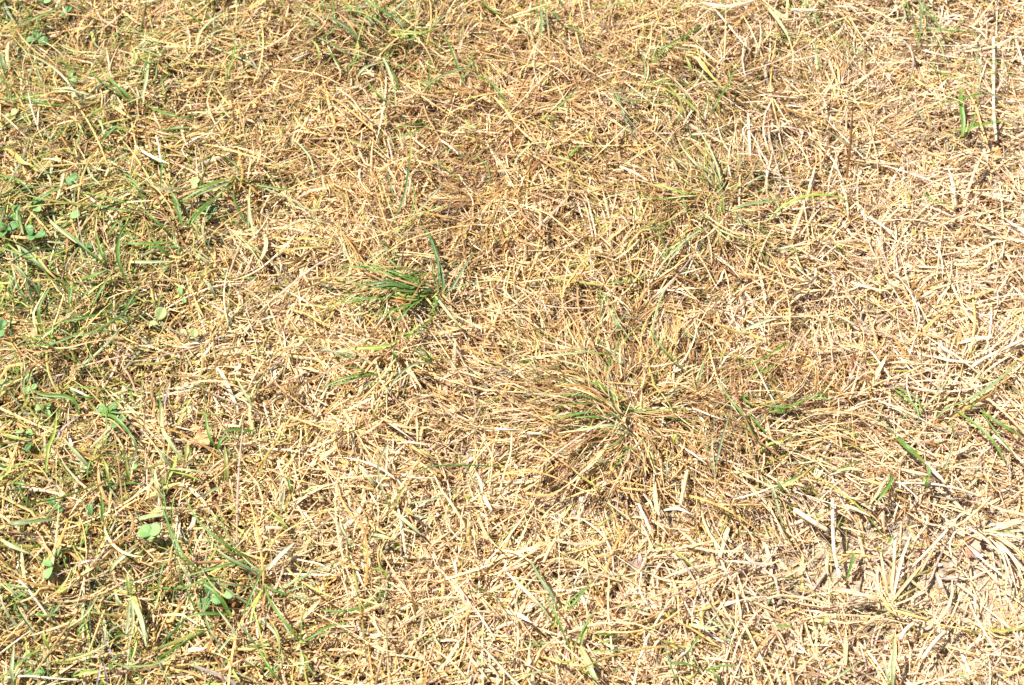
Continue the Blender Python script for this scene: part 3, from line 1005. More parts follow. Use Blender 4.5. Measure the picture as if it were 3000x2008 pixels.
tuft('bowed thin green stem and lime blades at the bottom edge, left', [('Q', '''
g28 1240,1290 1400,1350 1700,1340 1850,1270 2000,1200
l52 820,1460 960,1420 1130,1400
v28 1290,1300 1200,1080 1180,980
v36 1090,1567 1130,1380 1150,1310
v30 1210,1567 1190,1440 1170,1320
p34 760,920 930,800 1030,680 1100,550
g36 900,1000 880,950 1000,830
g40 1360,1210 1310,1240 1280,1270
l34 1500,1000 1530,1120 1480,1290
d60 1220,1340 1250,1360 1280,1340
g36 330,1440 400,1445 480,1440
g40 700,1460 660,1440 630,1440''')])
tuft('green blades with a leaning pair pointing at the top left clover', [('A', '''
g38 930,720 860,640 780,570 700,490
g28 910,710 760,600 650,520 590,460
p34 960,720 1000,560 1020,380
g26 1000,720 1110,770 1230,800 1350,820
l34 740,770 700,740 580,810
g24 700,930 760,900 900,870
''')])
tuft('sharp green blades right of the leaning pair, upper left', [('A', '''
g26 680,990 780,880 900,800
g30 1100,890 1200,880 1300,875
g28 930,320 1020,295 1120,290
l24 940,380 1010,420 1030,350
g22 1050,470 1080,380 1130,330
g18 1060,600 1070,500 1090,400
d20 1180,480 1150,450 1110,440
l28 900,460 930,400 900,310''')])
tuft('blade curving along the top left corner above the trefoil', [('A', '''
g28 90,190 250,120 380,60 440,0
b24 750,290 820,200 890,110 970,10
p24 720,380 640,360 500,350 380,290
p22 0,60 60,50 130,90
g20 280,100 260,160 240,230
g24 760,30 780,60 790,100''')])
tuft('pale arched blades in the upper left, right of the top left clover', [('A', '''
p34 1340,360 1370,230 1450,140 1570,70
g22 1550,590 1570,470 1610,340 1590,200
b14 1240,790 1280,710 1370,650
k14 1420,630 1450,520 1480,470
p26 350,630 500,625 650,660
g20 1560,360 1680,310 1755,260''')])
tuft('fat yellow green blade with a dark fold at the left edge', [('A', '''
y52 40,1020 100,1060 150,1110 210,1130
b44 30,490 15,420 10,370
g26 0,680 80,672 150,670
g26 60,600 20,560 0,540
o30 200,1120 240,1160 280,1180''')])
tuft('green blades around the single round clover leaf, left', [('A', '''
g22 990,1420 950,1300 900,1240 800,1200
g34 200,1400 300,1340 400,1280
g32 0,1200 130,1240 230,1340
g20 560,1320 680,1340 830,1380 1000,1450
p26 590,1110 620,1200 700,1280
b18 740,1160 800,1090 870,1040''')])
tuft('long bowed green blades over the small dark trefoil, upper left', [('A', '''
g32 1220,1390 1420,1280 1600,1215
g26 1600,1210 1660,1230 1755,1235
g20 1100,1290 1110,1130 1140,1010
p28 1700,1567 1705,1430 1710,1300
g34 1240,1520 1210,1390 1170,1310
g34 1330,1490 1420,1400 1510,1340
g20 1520,1050 1600,1120 1650,1160''')])
tuft('blue green blade pointing up right with crossed thin ones, right edge', [('J', '''
b36 1310,935 1440,880 1600,780 1765,630
g24 1190,1020 1270,950 1380,910
g28 1330,970 1480,1080 1600,1200 1670,1330
g30 1500,970 1650,1070 1815,1170
k24 1080,970 1200,850 1320,670
g18 1310,1140 1305,1090 1300,1040
k20 1240,1400 1290,1280 1310,1160
g24 1430,970 1450,930 1460,900
k16 1500,780 1495,740 1480,680''')])
tuft('thick green to straw coloured leaf lying beside the crossed thin blades, right', [('J', '''
g48 900,1150 950,1200 1020,1260 1110,1340
p36 900,1150 860,1100 810,1050
g34 1110,1500 1140,1400 1120,1350
e40 1110,1340 1180,1410 1250,1480
g22 890,820 1000,900 1060,980 1050,1090
g26 850,1540 870,1450 880,1390''')])
tuft('knotted green blades on the brown patch, right of the middle', [('J', '''
g26 0,940 130,950 270,890 330,885
g24 270,890 350,860 420,850
g22 0,965 80,970 150,965
g18 270,890 380,885 470,910
g22 0,585 80,530 170,485''')])
tuft('tiny green sprig at the edge of the large bare patch, lower right', [('H', '''
g30 650,570 620,680 590,790
g32 640,570 590,610 530,655
l20 740,470 720,455 690,460
g26 900,500 930,460 960,430
l18 820,545 850,545 880,540''')])
tuft('green fork at the top of the large bare patch, lower right', [('H', '''
g34 790,195 860,130 910,60 955,0
l24 760,210 740,200 720,195
g36 1190,95 1200,40 1210,0
p26 360,290 400,260 440,240
g26 460,260 460,210 455,180''')])
tuft('stiff pale green blade rising from the bottom edge, lower right', [('H', '''
p46 940,1580 945,1420 955,1310 960,1200
p22 440,1550 560,1480 700,1380
g26 50,1130 120,1120 180,1120
p24 1530,1560 1460,1490 1380,1420
l26 410,1110 430,1070 450,1040
p20 440,1460 470,1430 520,1410''')])
tuft('grey green forked grass in the pale middle, below the centre', [('N', '''
k30 300,1080 220,900 180,700 240,520 370,350
o36 320,1070 390,930 450,850
p44 300,1080 430,1180 580,1310
k30 450,1020 650,990 800,940 940,840
p36 160,860 80,770 0,680
k28 440,1060 550,1140 730,1140
g26 140,220 165,160 190,110
l30 430,1050 460,1080 500,1120
''')])
tuft('yellow green bits in the pale middle, bottom of the forked grass', [('N', '''
p22 550,1567 565,1480 580,1400
l28 980,960 1000,980 1030,990
y34 540,510 610,550 680,590
l26 330,1440 350,1430 390,1410
''')])
tuft('green slivers near the right edge of the middle, above the dark hummock', [('X', '''
g8 2010,1090 1940,1020 1900,960
g9 1750,840 1790,890 1820,960
p7 1760,860 1800,930 1850,1000
g7 1930,770 1950,740 1990,700
g8 2180,1120 2230,1090 2290,1060
k7 2150,1000 2190,960 2260,930''')])
tuft('flattened green blades at the top right corner', [('X', '''
g8 2690,20 2740,60 2760,110
p8 2640,0 2650,50 2620,90
k7 2880,120 2860,170 2880,210
g7 2700,560 2740,590 2800,600''')])

# ------------------------------------------------------------------ conspicuous pale straws, each a thing
def straw(label, crop, txt, tube=True, name='straw_stalk'):
    col, wd, pts = parse(crop, txt)[0]
    m = pts[0]; x, y = lawn(m[0], m[1]); z = float(ground_z(np.array([float(x)]), np.array([float(y)]))[0])
    V, F_, T, U = blade_geo(col, max(wd*(.5 if tube else .55), 4.0), pts, tube=tube, sec=18)
    off = np.array([float(x), float(y), z])
    o = mesh_obj(name, V-off, F_, M_STALK if tube else M_DRY, None, True, T, U); o.location = off
    tag(o, label, 'straw', 'pale straws lying on the lawn'); return o
for a in [
 ('thick white straw standing straight up and down near the right edge, top', 'K', 'w52 1600,310 1602,600 1600,900 1622,1178'),
 ('beige straw end sticking in from the top right edge', 'K', 'e40 1785,330 1815,430 1855,545'),
 ('yellowish straw slanting down beside the broad green blade, top right', 'K', 's40 1350,710 1450,890 1500,1060 1550,1205'),
 ('pale tan straw under the upright green sprig, top right', 'K', 'e34 1000,420 1200,470 1440,505'),
 ('cream straw pointing to the right edge just below the broad green blade', 'K', 'c34 1480,880 1650,930 1800,985'),
 ('thin white straw running down right from the slanted wide green blade', 'K', 'w22 180,980 350,1150 520,1330'),
 ('short white straw end cut square, upper right of the centre', 'K', 'w36 108,1400 85,1490 55,1575'),
 ('pale yellow flat straw with an orange tip, top right', 'K', 'c44 215,470 250,580 295,700', False),
 ('thin white straw bent in a flat hook at the top right', 'K', 'w24 560,270 580,302 760,312 955,335'),
 ('thin cream straw sloping down from the top edge, right', 'K', 'c20 345,0 410,160 480,280 560,390'),
 ('white upright straw to the right of the loose green fan', 'O', 'w38 1850,1040 1862,1240 1872,1430'),
 ('zigzag white straw next to the upright one right of the green fan', 'O', 'w30 1870,1110 1800,1200 1860,1320'),
 ('long tan straw slanting down right above the green fan', 'O', 'e40 1530,70 1650,210 1780,370 1880,470'),
 ('white straw lying flat at the right, level with the green fan', 'O', 'w34 1930,870 2120,885 2343,905'),
 ('tan straw lying flat across the middle of the loose green fan', 'O', 't26 890,592 1050,590 1200,602'),
 ('cream flat leaf of straw under the loose green fan', 'O', 'c30 980,958 1090,965 1190,985', False),
 ('long pale straw slanting up right beside the wiry tuft', 'G', 'c48 1620,1000 1700,790 1770,600 1815,410'),
 ('thick segmented beige straw left of the wiry tuft', 'G', 'e44 190,395 300,440 430,520'),
 ('thin white curved straw above right of the wiry tuft', 'G', 'w22 1115,480 1095,380 1105,260 1125,170'),
 ('long yellowish straw sloping to the lower right under the wiry tuft', 'G', 's34 1220,1290 1400,1320 1600,1400 1850,1440'),
 ('short white straw below right of the wiry tuft', 'G', 'w30 1235,1450 1280,1510 1310,1565'),
 ('thin pale straw arching far right of the wiry tuft', 'G', 'c24 1620,150 1720,270 1770,400 1750,500'),
 ('long tan straw slanting under the green cross, upper middle', 'L', 's32 1010,740 1160,850 1320,960 1510,1080'),
 ('long bowed golden straw running right from the green cross', 'L', 's28 1580,920 1800,865 2000,850 2250,855 2400,890'),
 ('wide golden straw sloping down right, upper middle', 'L', 's44 1860,880 1980,1020 2100,1180 2230,1300'),
 ('white straw piece left of the upright green sheaf, upper left of the middle', 'L', 'w38 20,560 90,525 175,488'),
 ('white straw piece under the golden bowed straw, upper middle', 'L', 'w46 1380,1285 1460,1340 1565,1432'),
 ('cream straw lying beside the dark hollow, upper middle', 'L', 'c40 1120,1262 1200,1330 1300,1400'),
 ('curved yellowish straw below the upright green sheaf', 'L', 'c30 430,810 560,900 650,1020 740,1090'),
 ('brown tipped straw standing over the olive blade, upper middle', 'L', 't22 1220,960 1260,1080 1320,1180 1400,1320'),
 ('long white straw lying flat above the grey soil, middle bottom', 'N', 'w44 1250,332 1430,352 1600,375 1710,385'),
 ('blunt white straw on the grey bare spot, middle bottom', 'N', 'w46 1085,742 1120,830 1135,930', False),
 ('golden straw bowed over the grey bare spot, middle bottom', 'N', 's32 1430,460 1250,450 1110,580 1020,722'),
 ('straight yellowish straw standing right of the grey bare spot', 'N', 'c34 1300,910 1345,730 1400,560 1410,380'),
 ('thin upright cream straw crossing the grey bare spot', 'N', 'c28 1200,900 1225,720 1228,550'),
 ('cream straw slanting down left of the grey bare spot', 'N', 'c32 560,640 680,740 740,850 800,980'),
 ('broad cream straw leaf below the grey bare spot', 'N', 'w54 1150,945 1180,1010 1225,1085', False),
 ('pale straw lying flat left of the grey bare spot', 'N', 'w34 400,760 520,785 720,790'),
 ('thin dark topped straw curve upper right of the grey bare spot', 'F', 't24 20,780 150,880 290,990'),
 ('thick pale straw standing under the dark hummock tuft', 'F', 'c46 1035,1250 1060,1130 1085,1000'),
 ('white bent straw pair below the dark hummock tuft, left one', 'F', 'w34 750,1230 790,1320 840,1420'),
 ('cream flat straw below the dark hummock tuft, centre one', 'F', 'c44 860,1080 865,1200 890,1310', False),
 ('long thin white straw crossing the top of the dark hummock', 'F', 'w22 1120,575 1230,620 1340,660'),
 ('long bowed pale straw arched over the dark hummock', 'F', 'c20 870,420 960,400 1080,430 1200,500'),
 ('white curled husk below right of the dark hummock', 'F', 'w34 920,1275 1020,1265 1120,1305', False),
 ('golden straw lying flat below right of the dark hummock', 'F', 's26 1300,1235 1400,1240 1500,1238 1600,1240'),
 ('yellow straw leaning left under the dark hummock', 'F', 's30 300,1180 380,1150 480,1135'),
 ('thick segmented stalk at the left of the big bare patch, lower right', 'H', 'e72 200,240 320,320 450,400'),
 ('white straw standing up beside the tiny green sprig, lower right', 'H', 'w48 488,160 490,350 502,560 545,760'),
 ('thin white hooked straw above the big bare patch, lower right', 'H', 'w34 1000,85 1010,45 1150,42 1330,60 1520,110 1610,150'),
 ('long curved cream straw like a hook above the red leaf scrap', 'H', 'c36 1340,345 1440,355 1580,250 1690,140'),
 ('thin white straw crossing down right beside the red leaf scrap', 'H', 'w36 1500,370 1620,445 1760,580'),
 ('long thin yellow straw running flat over the big bare patch', 'H', 's24 950,1000 1080,1045 1300,1110 1560,1160'),
 ('bowed pale straw at the bottom of the big bare patch', 'H', 'e30 1100,940 1130,900 1190,860'),
 ('long cream straw lying flat left of the big bare patch', 'H', 'c34 0,915 100,890 300,915 500,965'),
 ('cream straw lying diagonally below the big bare patch', 'H', 'e50 1165,1370 1260,1240 1340,1160'),
 ('blunt thick straw leaning on the bottom of the big bare patch', 'H', 'e50 1000,1220 1040,1150 1100,1100'),
 ('small pale straw stub on the big bare patch', 'H', 'w60 1270,720 1290,770 1310,820', False),
 ('upright thin straw in the left half of the big bare patch', 'H', 'e40 955,760 955,600 965,420'),
 ('looped thin straw in the right half of the big bare patch', 'H', 'e26 1390,610 1375,500 1420,410 1520,380'),
 ('long beige straw slanting up to the right edge, middle right', 'J', 'e46 1420,680 1520,610 1640,550 1815,465'),
 ('yellow upright straw above the beige slanting one, right edge', 'J', 's34 1450,190 1462,350 1430,570'),
 ('thin pale wavy straw running from the top of the right middle', 'J', 'w22 900,0 1000,130 1065,280 1050,420 990,610'),
 ('thin pale straw hanging under the wavy one, right middle', 'J', 'w20 985,700 985,820 1040,970'),
 ('long cream straw sloping down right, right of the middle', 'J', 'c32 0,40 150,100 320,155'),
 ('broad golden straw fragment in the right middle', 'J', 'c50 735,785 780,690 835,590', False),
 ('long straight pale straw rising to the right, right middle', 'J', 'c26 640,850 800,770 960,715 1160,620'),
 ('pale straw sloping down at the far right, low', 'J', 'e36 1600,1150 1700,1240 1810,1350'),
 ('long wavy golden straw across the bottom, right of the upright sprig', 'I', 's36 1000,1010 1350,1010 1620,930 1840,780'),
 ('long tan straw crossing above the wavy golden one, bottom', 'I', 't30 960,1030 1200,960 1500,880 1750,740'),
 ('thin upright cream straw right of the upright sprig, bottom', 'I', 'c30 1165,1340 1130,1000 1110,750 1120,480'),
 ('thin bent white straw in the middle of the bottom', 'I', 'w32 1500,750 1440,650 1418,570 1440,420'),
 ('dull grey straw sloping down right at the bottom', 'I', 't28 1370,1270 1420,1400 1490,1510'),
 ('wide cream straw leaning left of the upright sprig, bottom', 'I', 'c60 480,330 520,230 600,90'),
 ('long pale straw slanting from the left toward the upright sprig', 'I', 'e46 120,430 230,540 350,660 470,770'),
 ('cream straw slanting up right at the left of the upright sprig', 'I', 'c40 0,450 150,370 300,270 420,200'),
 ('pale straw lying nearly flat at the lower left edge', 'Q', 'w44 80,1480 300,1465 600,1490 900,1512'),
 ('silvery straw slanting down right in the bottom left corner', 'Q', 'w50 540,790 430,640 310,480 210,380'),
 ('golden straw hanging down in the bottom left corner', 'Q', 's44 1000,1200 1100,920 1180,720'),
 ('thick golden bent straw in the bottom left corner', 'Q', 's56 230,635 380,570 450,490 560,470'),
 ('tan straw rising to the right at the lower left edge', 'Q', 'e34 0,1210 200,1060 380,930'),
 ('long tan straw slanting up right near the big clover leaf', 'Q', 't30 1520,360 1650,260 1800,130 1950,0'),
 ('broken beige straw chip at the bottom, left of the middle', 'D', 'e70 385,1300 460,1295 520,1290', False),
 ('cream fan of straw leaves over the star shaped plant', 'D', 'e50 990,700 1080,590 1190,490', False),
 ('cream straw sloping down right of the star shaped plant', 'D', 'c50 1230,1090 1310,1000 1390,920', False),
 ('long brown straw under the thick kinked blade, left', 'B', 't26 580,960 620,870 700,760'),
 ('golden straw standing between clovers, left', 'B', 's30 350,990 400,860 440,730'),
 ('yellow straw lying over the small clover, left edge', 'B', 's48 80,335 150,345 225,355'),
 ('long pinkish straw below the left edge clovers', 'B', 'e34 470,1370 540,1400 625,1445'),
 ('cream straw upright by the round clover leaf, left', 'A', 'c40 390,1380 420,1280 440,1190'),
 ('double yellow straw at the top left, upright', 'A', 'c30 760,530 745,420 730,330'),
 ('cream straw hanging in the upper left, centre', 'A', 'w28 1105,1130 1090,1010 1070,930'),
]: straw(*a)

# fans of dead straw rooted in one crown
tuft('dead cream fan of straw blades at the right edge, above the bare patch', [('H', '''
c34 1640,400 1750,385 1850,350 1940,340
e34 1650,405 1760,400 1850,400 1940,400
w34 1660,410 1760,430 1850,440 1940,470
c34 1670,430 1780,470 1870,530 1940,600
e30 1690,470 1780,560 1830,680 1880,860
w30 1680,460 1760,560 1800,680 1840,820
c30 1700,450 1800,540 1880,660 1930,780
e26 1640,410 1720,440 1800,500 1900,560
w26 1660,400 1780,360 1940,320
c26 1700,480 1790,620 1800,760 1790,900
e28 1720,490 1850,600 1930,700
''')], 'dead_grass_tuft', 'dead tuft', 'dead straw tufts', True, 8)
tuft('dead straw tuft with stiff upright stems on the big bare patch, lower right', [('H', '''
c40 925,910 940,740 960,600
c40 930,940 1050,790 1170,650
e38 940,930 1000,650 1080,420
c34 900,880 870,700 850,560
s34 950,1000 1060,1030 1200,1070
e50 780,920 640,860 480,850
s34 870,900 900,980 970,1040
e34 840,910 760,890 640,880
c28 960,960 1100,900 1230,800
o22 560,850 480,870 450,910''')], 'dead_grass_tuft', 'dead tuft', 'dead straw tufts', True, 8)
tuft('yellow dead straw tuft with spreading stems, right of the wiry tuft', [('G', '''
s30 200,1190 260,1050 330,960 420,880
c34 180,1160 220,1000 330,860
c30 120,1190 250,1100 350,1000
s34 40,1060 150,960 260,880
c28 210,1200 100,1050 0,960
s30 230,1190 330,1120 420,1040''')], 'dead_grass_tuft', 'dead tuft', 'dead straw tufts', True, 8)
tuft('dead straw tuft with parallel pale stems, left of the bare grey spot', [('N', '''
c34 200,230 330,290 440,320 560,330
w30 210,240 350,330 520,450
c34 430,320 480,210 540,120
w32 350,470 460,455 540,465 680,480
c30 540,470 540,350 530,230
s30 440,470 520,520 640,600
c30 0,400 130,330 230,240 300,130''')], 'dead_grass_tuft', 'dead tuft', 'dead straw tufts', True, 8)

# ------------------------------------------------------------------ clovers
def disc_leaf(w, l, notch, fold, curl, rings=5, seg=22, seed=0, jag=0):
    """a leaflet in its own plane, base at the origin, length along +Y"""
    r_ = random.Random(seed); V = []; F3 = []
    ph = [r_.uniform(0, 6.28) for _ in range(4)]
    for i in range(seg):
        a = 2*math.pi*i/seg
        R0 = 1-notch*math.exp(-((a-math.pi/2)/.30)**2)+.04*math.sin(3*a+ph[0])
        R0 += jag*(.16*math.sin(5*a+ph[1])+.11*math.sin(9*a+ph[2])+.07*math.sin(14*a+ph[3]))
        x0 = math.cos(a)*w/2*R0*(1 if math.sin(a) > -.1 else 1-.35*(-math.sin(a))); y0 = l/2+math.sin(a)*l/2*R0
        for k in range(1, rings+1):
            f = k/rings; x = x0*f; y = l/2+(y0-l/2)*f
            z = abs(x)*fold-curl*((y-l/2)**2)/l+jag*.12*w*math.sin(a*3+ph[1])*f*f
            V.append((x, y, z))
    c = len(V); V.append((0, l/2, 0))
    for i in range(seg):
        j = (i+1) % seg
        F3.append((c, i*rings, j*rings))
        for k in range(rings-1):
            a_, b_, c_, d_ = i*rings+k, j*rings+k, j*rings+k+1, i*rings+k+1
            F3 += [(a_, c_, b_), (a_, d_, c_)]
    return np.array(V), np.array(F3)
def rotz(V, a): c, s = math.cos(a), math.sin(a); return np.stack([V[:, 0]*c-V[:, 1]*s, V[:, 0]*s+V[:, 1]*c, V[:, 2]], 1)
def rotx(V, a): c, s = math.cos(a), math.sin(a); return np.stack([V[:, 0], V[:, 1]*c-V[:, 2]*s, V[:, 1]*s+V[:, 2]*c], 1)
def roty(V, a): c, s = math.cos(a), math.sin(a); return np.stack([V[:, 0]*c+V[:, 2]*s, V[:, 1], -V[:, 0]*s+V[:, 2]*c], 1)
def thicken(V, F3, th=.00022):
    n = len(V); V2 = V-np.array([0, 0, th]); 
    from collections import Counter
    E = Counter()
    for f in F3:
        for q in range(3): E[(f[q], f[(q+1) % 3])] += 1
    side = []
    for (a, b) in E:
        if (b, a) not in E: side += [(b, a, a+n), (b, a+n, b+n)]
    return np.vstack([V, V2]), np.vstack([F3, F3[:, ::-1]+n, np.array(side)])
def tube_path(P, r, m=6):
    P = np.array(P); n = len(P); T = np.gradient(P, axis=0); T /= np.linalg.norm(T, axis=1)[:, None]
    s = np.cross(T, [0.13, .21, 1.]); s /= np.linalg.norm(s, axis=1)[:, None]; u = np.cross(s, T)
    an = np.linspace(0, 2*np.pi, m, endpoint=False); rr = np.linspace(r, r*.75, n)
    V = (P[:, None]+(s[:, None]*np.cos(an)[None, :, None]+u[:, None]*np.sin(an)[None, :, None])*rr[:, None, None]).reshape(-1, 3)
    i = np.arange(n*m).reshape(n, m); j = np.roll(i, -1, 1)
    return V, np.stack([i[:-1], j[:-1], j[1:], i[1:]], -1).reshape(-1, 4)
def clover(label, px, py, leaflets, mat=None, height=.013):
    """leaflets: (angle in the photo deg ccw from right, length px, width px, dx, dy px)"""
    mat = mat or M_CLOVER
    x, y = lawn(px, py); x, y = float(x), float(y); z = float(ground_z(np.array([x]), np.array([y]))[0])
    P = place(np.array([[px, py]], float), np.array([height]))[0]
    root = empty('clover', (float(P[0]), float(P[1]), z)); tag(root, label, 'clover', 'clovers growing in the left of the lawn')
    top = np.array([0, 0, P[2]-z])
    for i, (ang, L, W, dx, dy) in enumerate(leaflets):
        V, F3 = disc_leaf(W*MM*1.08, L*MM*1.12, .20, random.uniform(.12, .38), random.uniform(.2, .7), seed=int(px+i))
        V = rotx(V, random.uniform(-.15, .35)); V = roty(V, random.uniform(-.3, .3)); V = rotz(V, math.radians(ang-90))
        V, F3 = thicken(V, F3)
        V = V+top+np.array([dx*MM, -dy*MM*1.15, random.uniform(0, .0015)])
        mesh_obj('leaflet', V, F3, mat, root)
    a = random.uniform(0, 6.28); b = np.array([math.cos(a)*.008, math.sin(a)*.008, -.002])
    V, F_ = tube_path([b*(1-t)+top*t+np.array([0, 0, .003*math.sin(3.14*t)]) for t in np.linspace(0, 1, 7)], .00055)
    mesh_obj('stem', V, F_, M_STEM, root)
    return root
mid, pal = M_CLOVER_MID, M_CLOVER_PALE
clover('dark green trefoil clover in the top left corner, three leaflets', 108, 118, [(95,34,32,0,0),(195,34,30,0,0),(350,36,28,2,0)], M_CLOVER)
clover('small dark clover right of the trefoil in the top left corner', 192, 42, [(60,32,26,0,0),(200,22,20,0,0)])
clover('clover cut by the top edge of the photo, left', 128, 6, [(170,28,26,0,0),(350,30,26,0,0),(80,26,24,0,0)], mid)
clover('single folded heart shaped clover leaf, upper left', 214, 530, [(20,30,26,-14,0),(110,28,30,-4,14)])
clover('pale grey green clover leaf above the left edge clump', 108, 598, [(70,40,30,-6,16),(300,30,24,0,10)], mid)
clover('small square clover leaf right of the pale grey green one', 218, 640, [(20,30,32,-12,0)], mid)
clover('blue green clover clump at the left edge, topmost plant', 50, 625, [(95,30,22,0,0),(200,28,22,0,6),(280,34,22,4,0)])
clover('blue green clover clump at the left edge, lower left plant', 22, 675, [(170,32,30,0,0),(30,36,28,0,0),(260,30,24,-4,0)])
clover('blue green lobed clover right of the left edge clump', 102, 692, [(120,36,30,-8,0),(345,36,34,0,0),(250,24,24,0,0)])
clover('small dark clover leaflet between thin blades, left', 248, 722, [(10,22,18,0,0),(160,16,14,0,0)])
clover('tiny dark green trefoil with three round leaflets, upper left of the middle', 614, 626, [(150,26,20,0,0),(50,26,18,2,0),(275,24,18,0,2)])
clover('grey green oval clover leaflet on a bare spot, left', 530, 866, [(95,28,16,0,0),(290,20,12,8,6)], mid)
clover('pale yellowish folded clover with two leaflets, left', 462, 938, [(70,38,34,0,0),(185,28,20,6,12)], pal)
clover('pale yellow oval clover leaf right of the folded pale one', 568, 978, [(275,34,24,0,-16),(170,18,14,-20,-4)], pal)
clover('clover at the left edge above the bowed blade, leaflets stacked', 82, 1128, [(95,34,24,0,0),(270,34,26,2,-4),(330,22,18,10,4)], mid)
clover('three lobed grey green clover below the bowed blade', 128, 1200, [(170,22,20,0,0),(60,24,16,4,0),(310,28,16,6,2)], mid)
clover('dark clover cluster under the arched blade, lower left', 315, 1205, [(150,26,24,-4,0),(20,28,24,0,0),(290,34,20,14,2)])
clover('second dark clover tucked under the cluster, lower left', 350, 1238, [(40,24,18,0,0),(230,26,20,0,0)])
clover('faded clover with drooping leaflets at the left edge, lower', 78, 1260, [(300,30,16,0,-6),(210,22,16,-6,4)], mid)
clover('dark narrow clover leaves half hidden in straw, lower left edge', 88, 1298, [(280,34,14,-4,0),(250,32,12,6,0)])
clover('dark green clover half hidden, above the big pale leaf on the left', 160, 1482, [(130,26,20,0,0),(320,30,20,0,0)])
clover('narrow dark leaflet upright in the straw, lower left', 268, 1512, [(100,30,14,0,0)])
clover('large light green clover leaf with a notch, lower left', 443, 1560, [(160,36,44,4,8),(20,34,42,-6,4),(280,18,40,0,4)], mid, .017)
clover('folded green clover with two leaflets, bottom left', 148, 1662, [(155,34,18,6,-2),(255,34,24,4,0)], mid)
clover('small curled clover leaf above the folded pair, bottom left', 168, 1632, [(100,22,18,-2,0),(200,20,14,0,4)], mid)
clover('dark green clover below the star shaped plant\'s tip, bottom left', 612, 1748, [(85,34,28,0,0),(240,36,32,0,2),(345,34,24,4,4)])
clover('faded clover leaf to the right of the dark one, bottom left', 655, 1742, [(350,26,22,0,0)], mid)
clover('small pointed clover leaflet by the olive blade, left', 384, 1382, [(60,24,18,0,0),(220,16,14,0,0)], mid)
clover('yellow green clover leaf by the left edge, above the fat blade', 32, 340, [(40,26,22,0,0),(180,16,16,0,0)], pal)
clover('pale green clover leaf under the long bowed blades, upper left', 564, 545, [(60,28,26,0,0),(330,20,20,0,0)], pal)
clover('tiny green leaflets beside the leaning pair of blades, upper left', 205, 228, [(75,20,14,0,0),(350,26,14,0,10)], mid)
clover('small clover cut by the left edge, beside the hooked blade', 4, 968, [(80,30,26,0,0),(290,24,22,0,0)])
clover('lowest small dark clover by the bottom edge, left', 104, 1976, [(20,24,18,0,0),(180,24,16,0,0)])

# ------------------------------------------------------------------ dead leaves, pebbles, twig, seed head
def dead_leaf(label, px, py, w, l, ang, mat, seed, height=.010, vein=True, name='dead_leaf', cat='dead leaf', tilt=.2):
    P = place(np.array([[px, py]], float), np.array([height]))[0]
    root = empty(name, tuple(float(v) for v in P)); tag(root, label, cat)
    V, F3 = disc_leaf(w*MM, l*MM*1.1, .1, .22*tilt/.2, .5*tilt/.2, rings=7, seg=36, seed=seed, jag=.75)
    V[:, 1] -= l*MM*.55
    V[:, 2] += (vnoise(V[:, 0]+seed, V[:, 1], .004, 3)-.5)*.003
    P2 = [(0, y*l*MM, .0007) for y in np.linspace(-.62, .42, 8)]
    vv, vf = tube_path(P2, .00035, 5)
    def T(q): return rotz(rotx(roty(q, tilt*random.choice((-1, 1))), tilt*.6), math.radians(ang-90))
    st = random.getstate(); V = T(V); random.setstate(st); vv = T(vv)
    V, F3 = thicken(V, F3, .0002)
    mesh_obj('leaf_blade', V, F3, mat, root)
    if vein: mesh_obj('midrib', vv, vf, M_VEIN, root)
    return root
dead_leaf('pale orange dead leaf lying by upright olive blades, left', 592, 1284, 54, 46, 10, M_LEAF_OR, 3, .013)
dead_leaf('rust brown leaf scrap just above the pale orange leaf', 572, 1256, 24, 22, 150, M_LEAF_OR, 14, .012, False)
dead_leaf('tan crinkled leaf scrap left of the pale orange leaf', 470, 1228, 34, 32, 60, M_LEAF_TAN, 5, .010)
dead_leaf('small tan curled leaf near the top left blades', 351, 171, 26, 16, 10, M_LEAF_TAN, 6, .013)
dead_leaf('crumpled purplish brown leaf with holes, below the middle right', 1862, 1660, 66, 44, 350, M_LEAF_PURP, 8, .006, False, tilt=.06)
dead_leaf('reddish leaf scrap left under the dark hummock tuft', 1652, 1381, 52, 30, 20, M_LEAF_RED, 9, .005, False, tilt=.06)
dead_leaf('reddish brown broken leaf above the white pebble, lower right', 2845, 1592, 92, 50, 345, M_LEAF_RED, 10, .004, False, tilt=.06)
dead_leaf('small orange leaf scrap at the bottom, right of centre', 2127, 1765, 22, 22, 0, M_LEAF_OR, 11, .009, False)
dead_leaf('tan scrap by the hooked blade at the left edge', 98, 978, 20, 34, 80, M_LEAF_TAN, 12, .009, False)
dead_leaf('orange brown leaf scrap at the right edge, upper part', 2915, 452, 48, 30, 330, M_LEAF_OR, 13, .007, False)
dead_leaf('orange scrap between straws near the bottom centre sprig', 1757, 1762, 26, 22, 60, M_LEAF_OR, 15, .009, False)
dead_leaf('tiny red petal beside the wiry tuft', 2168, 455, 10, 7, 30, M_PETAL, 21, .012, False, 'petal', 'petal')
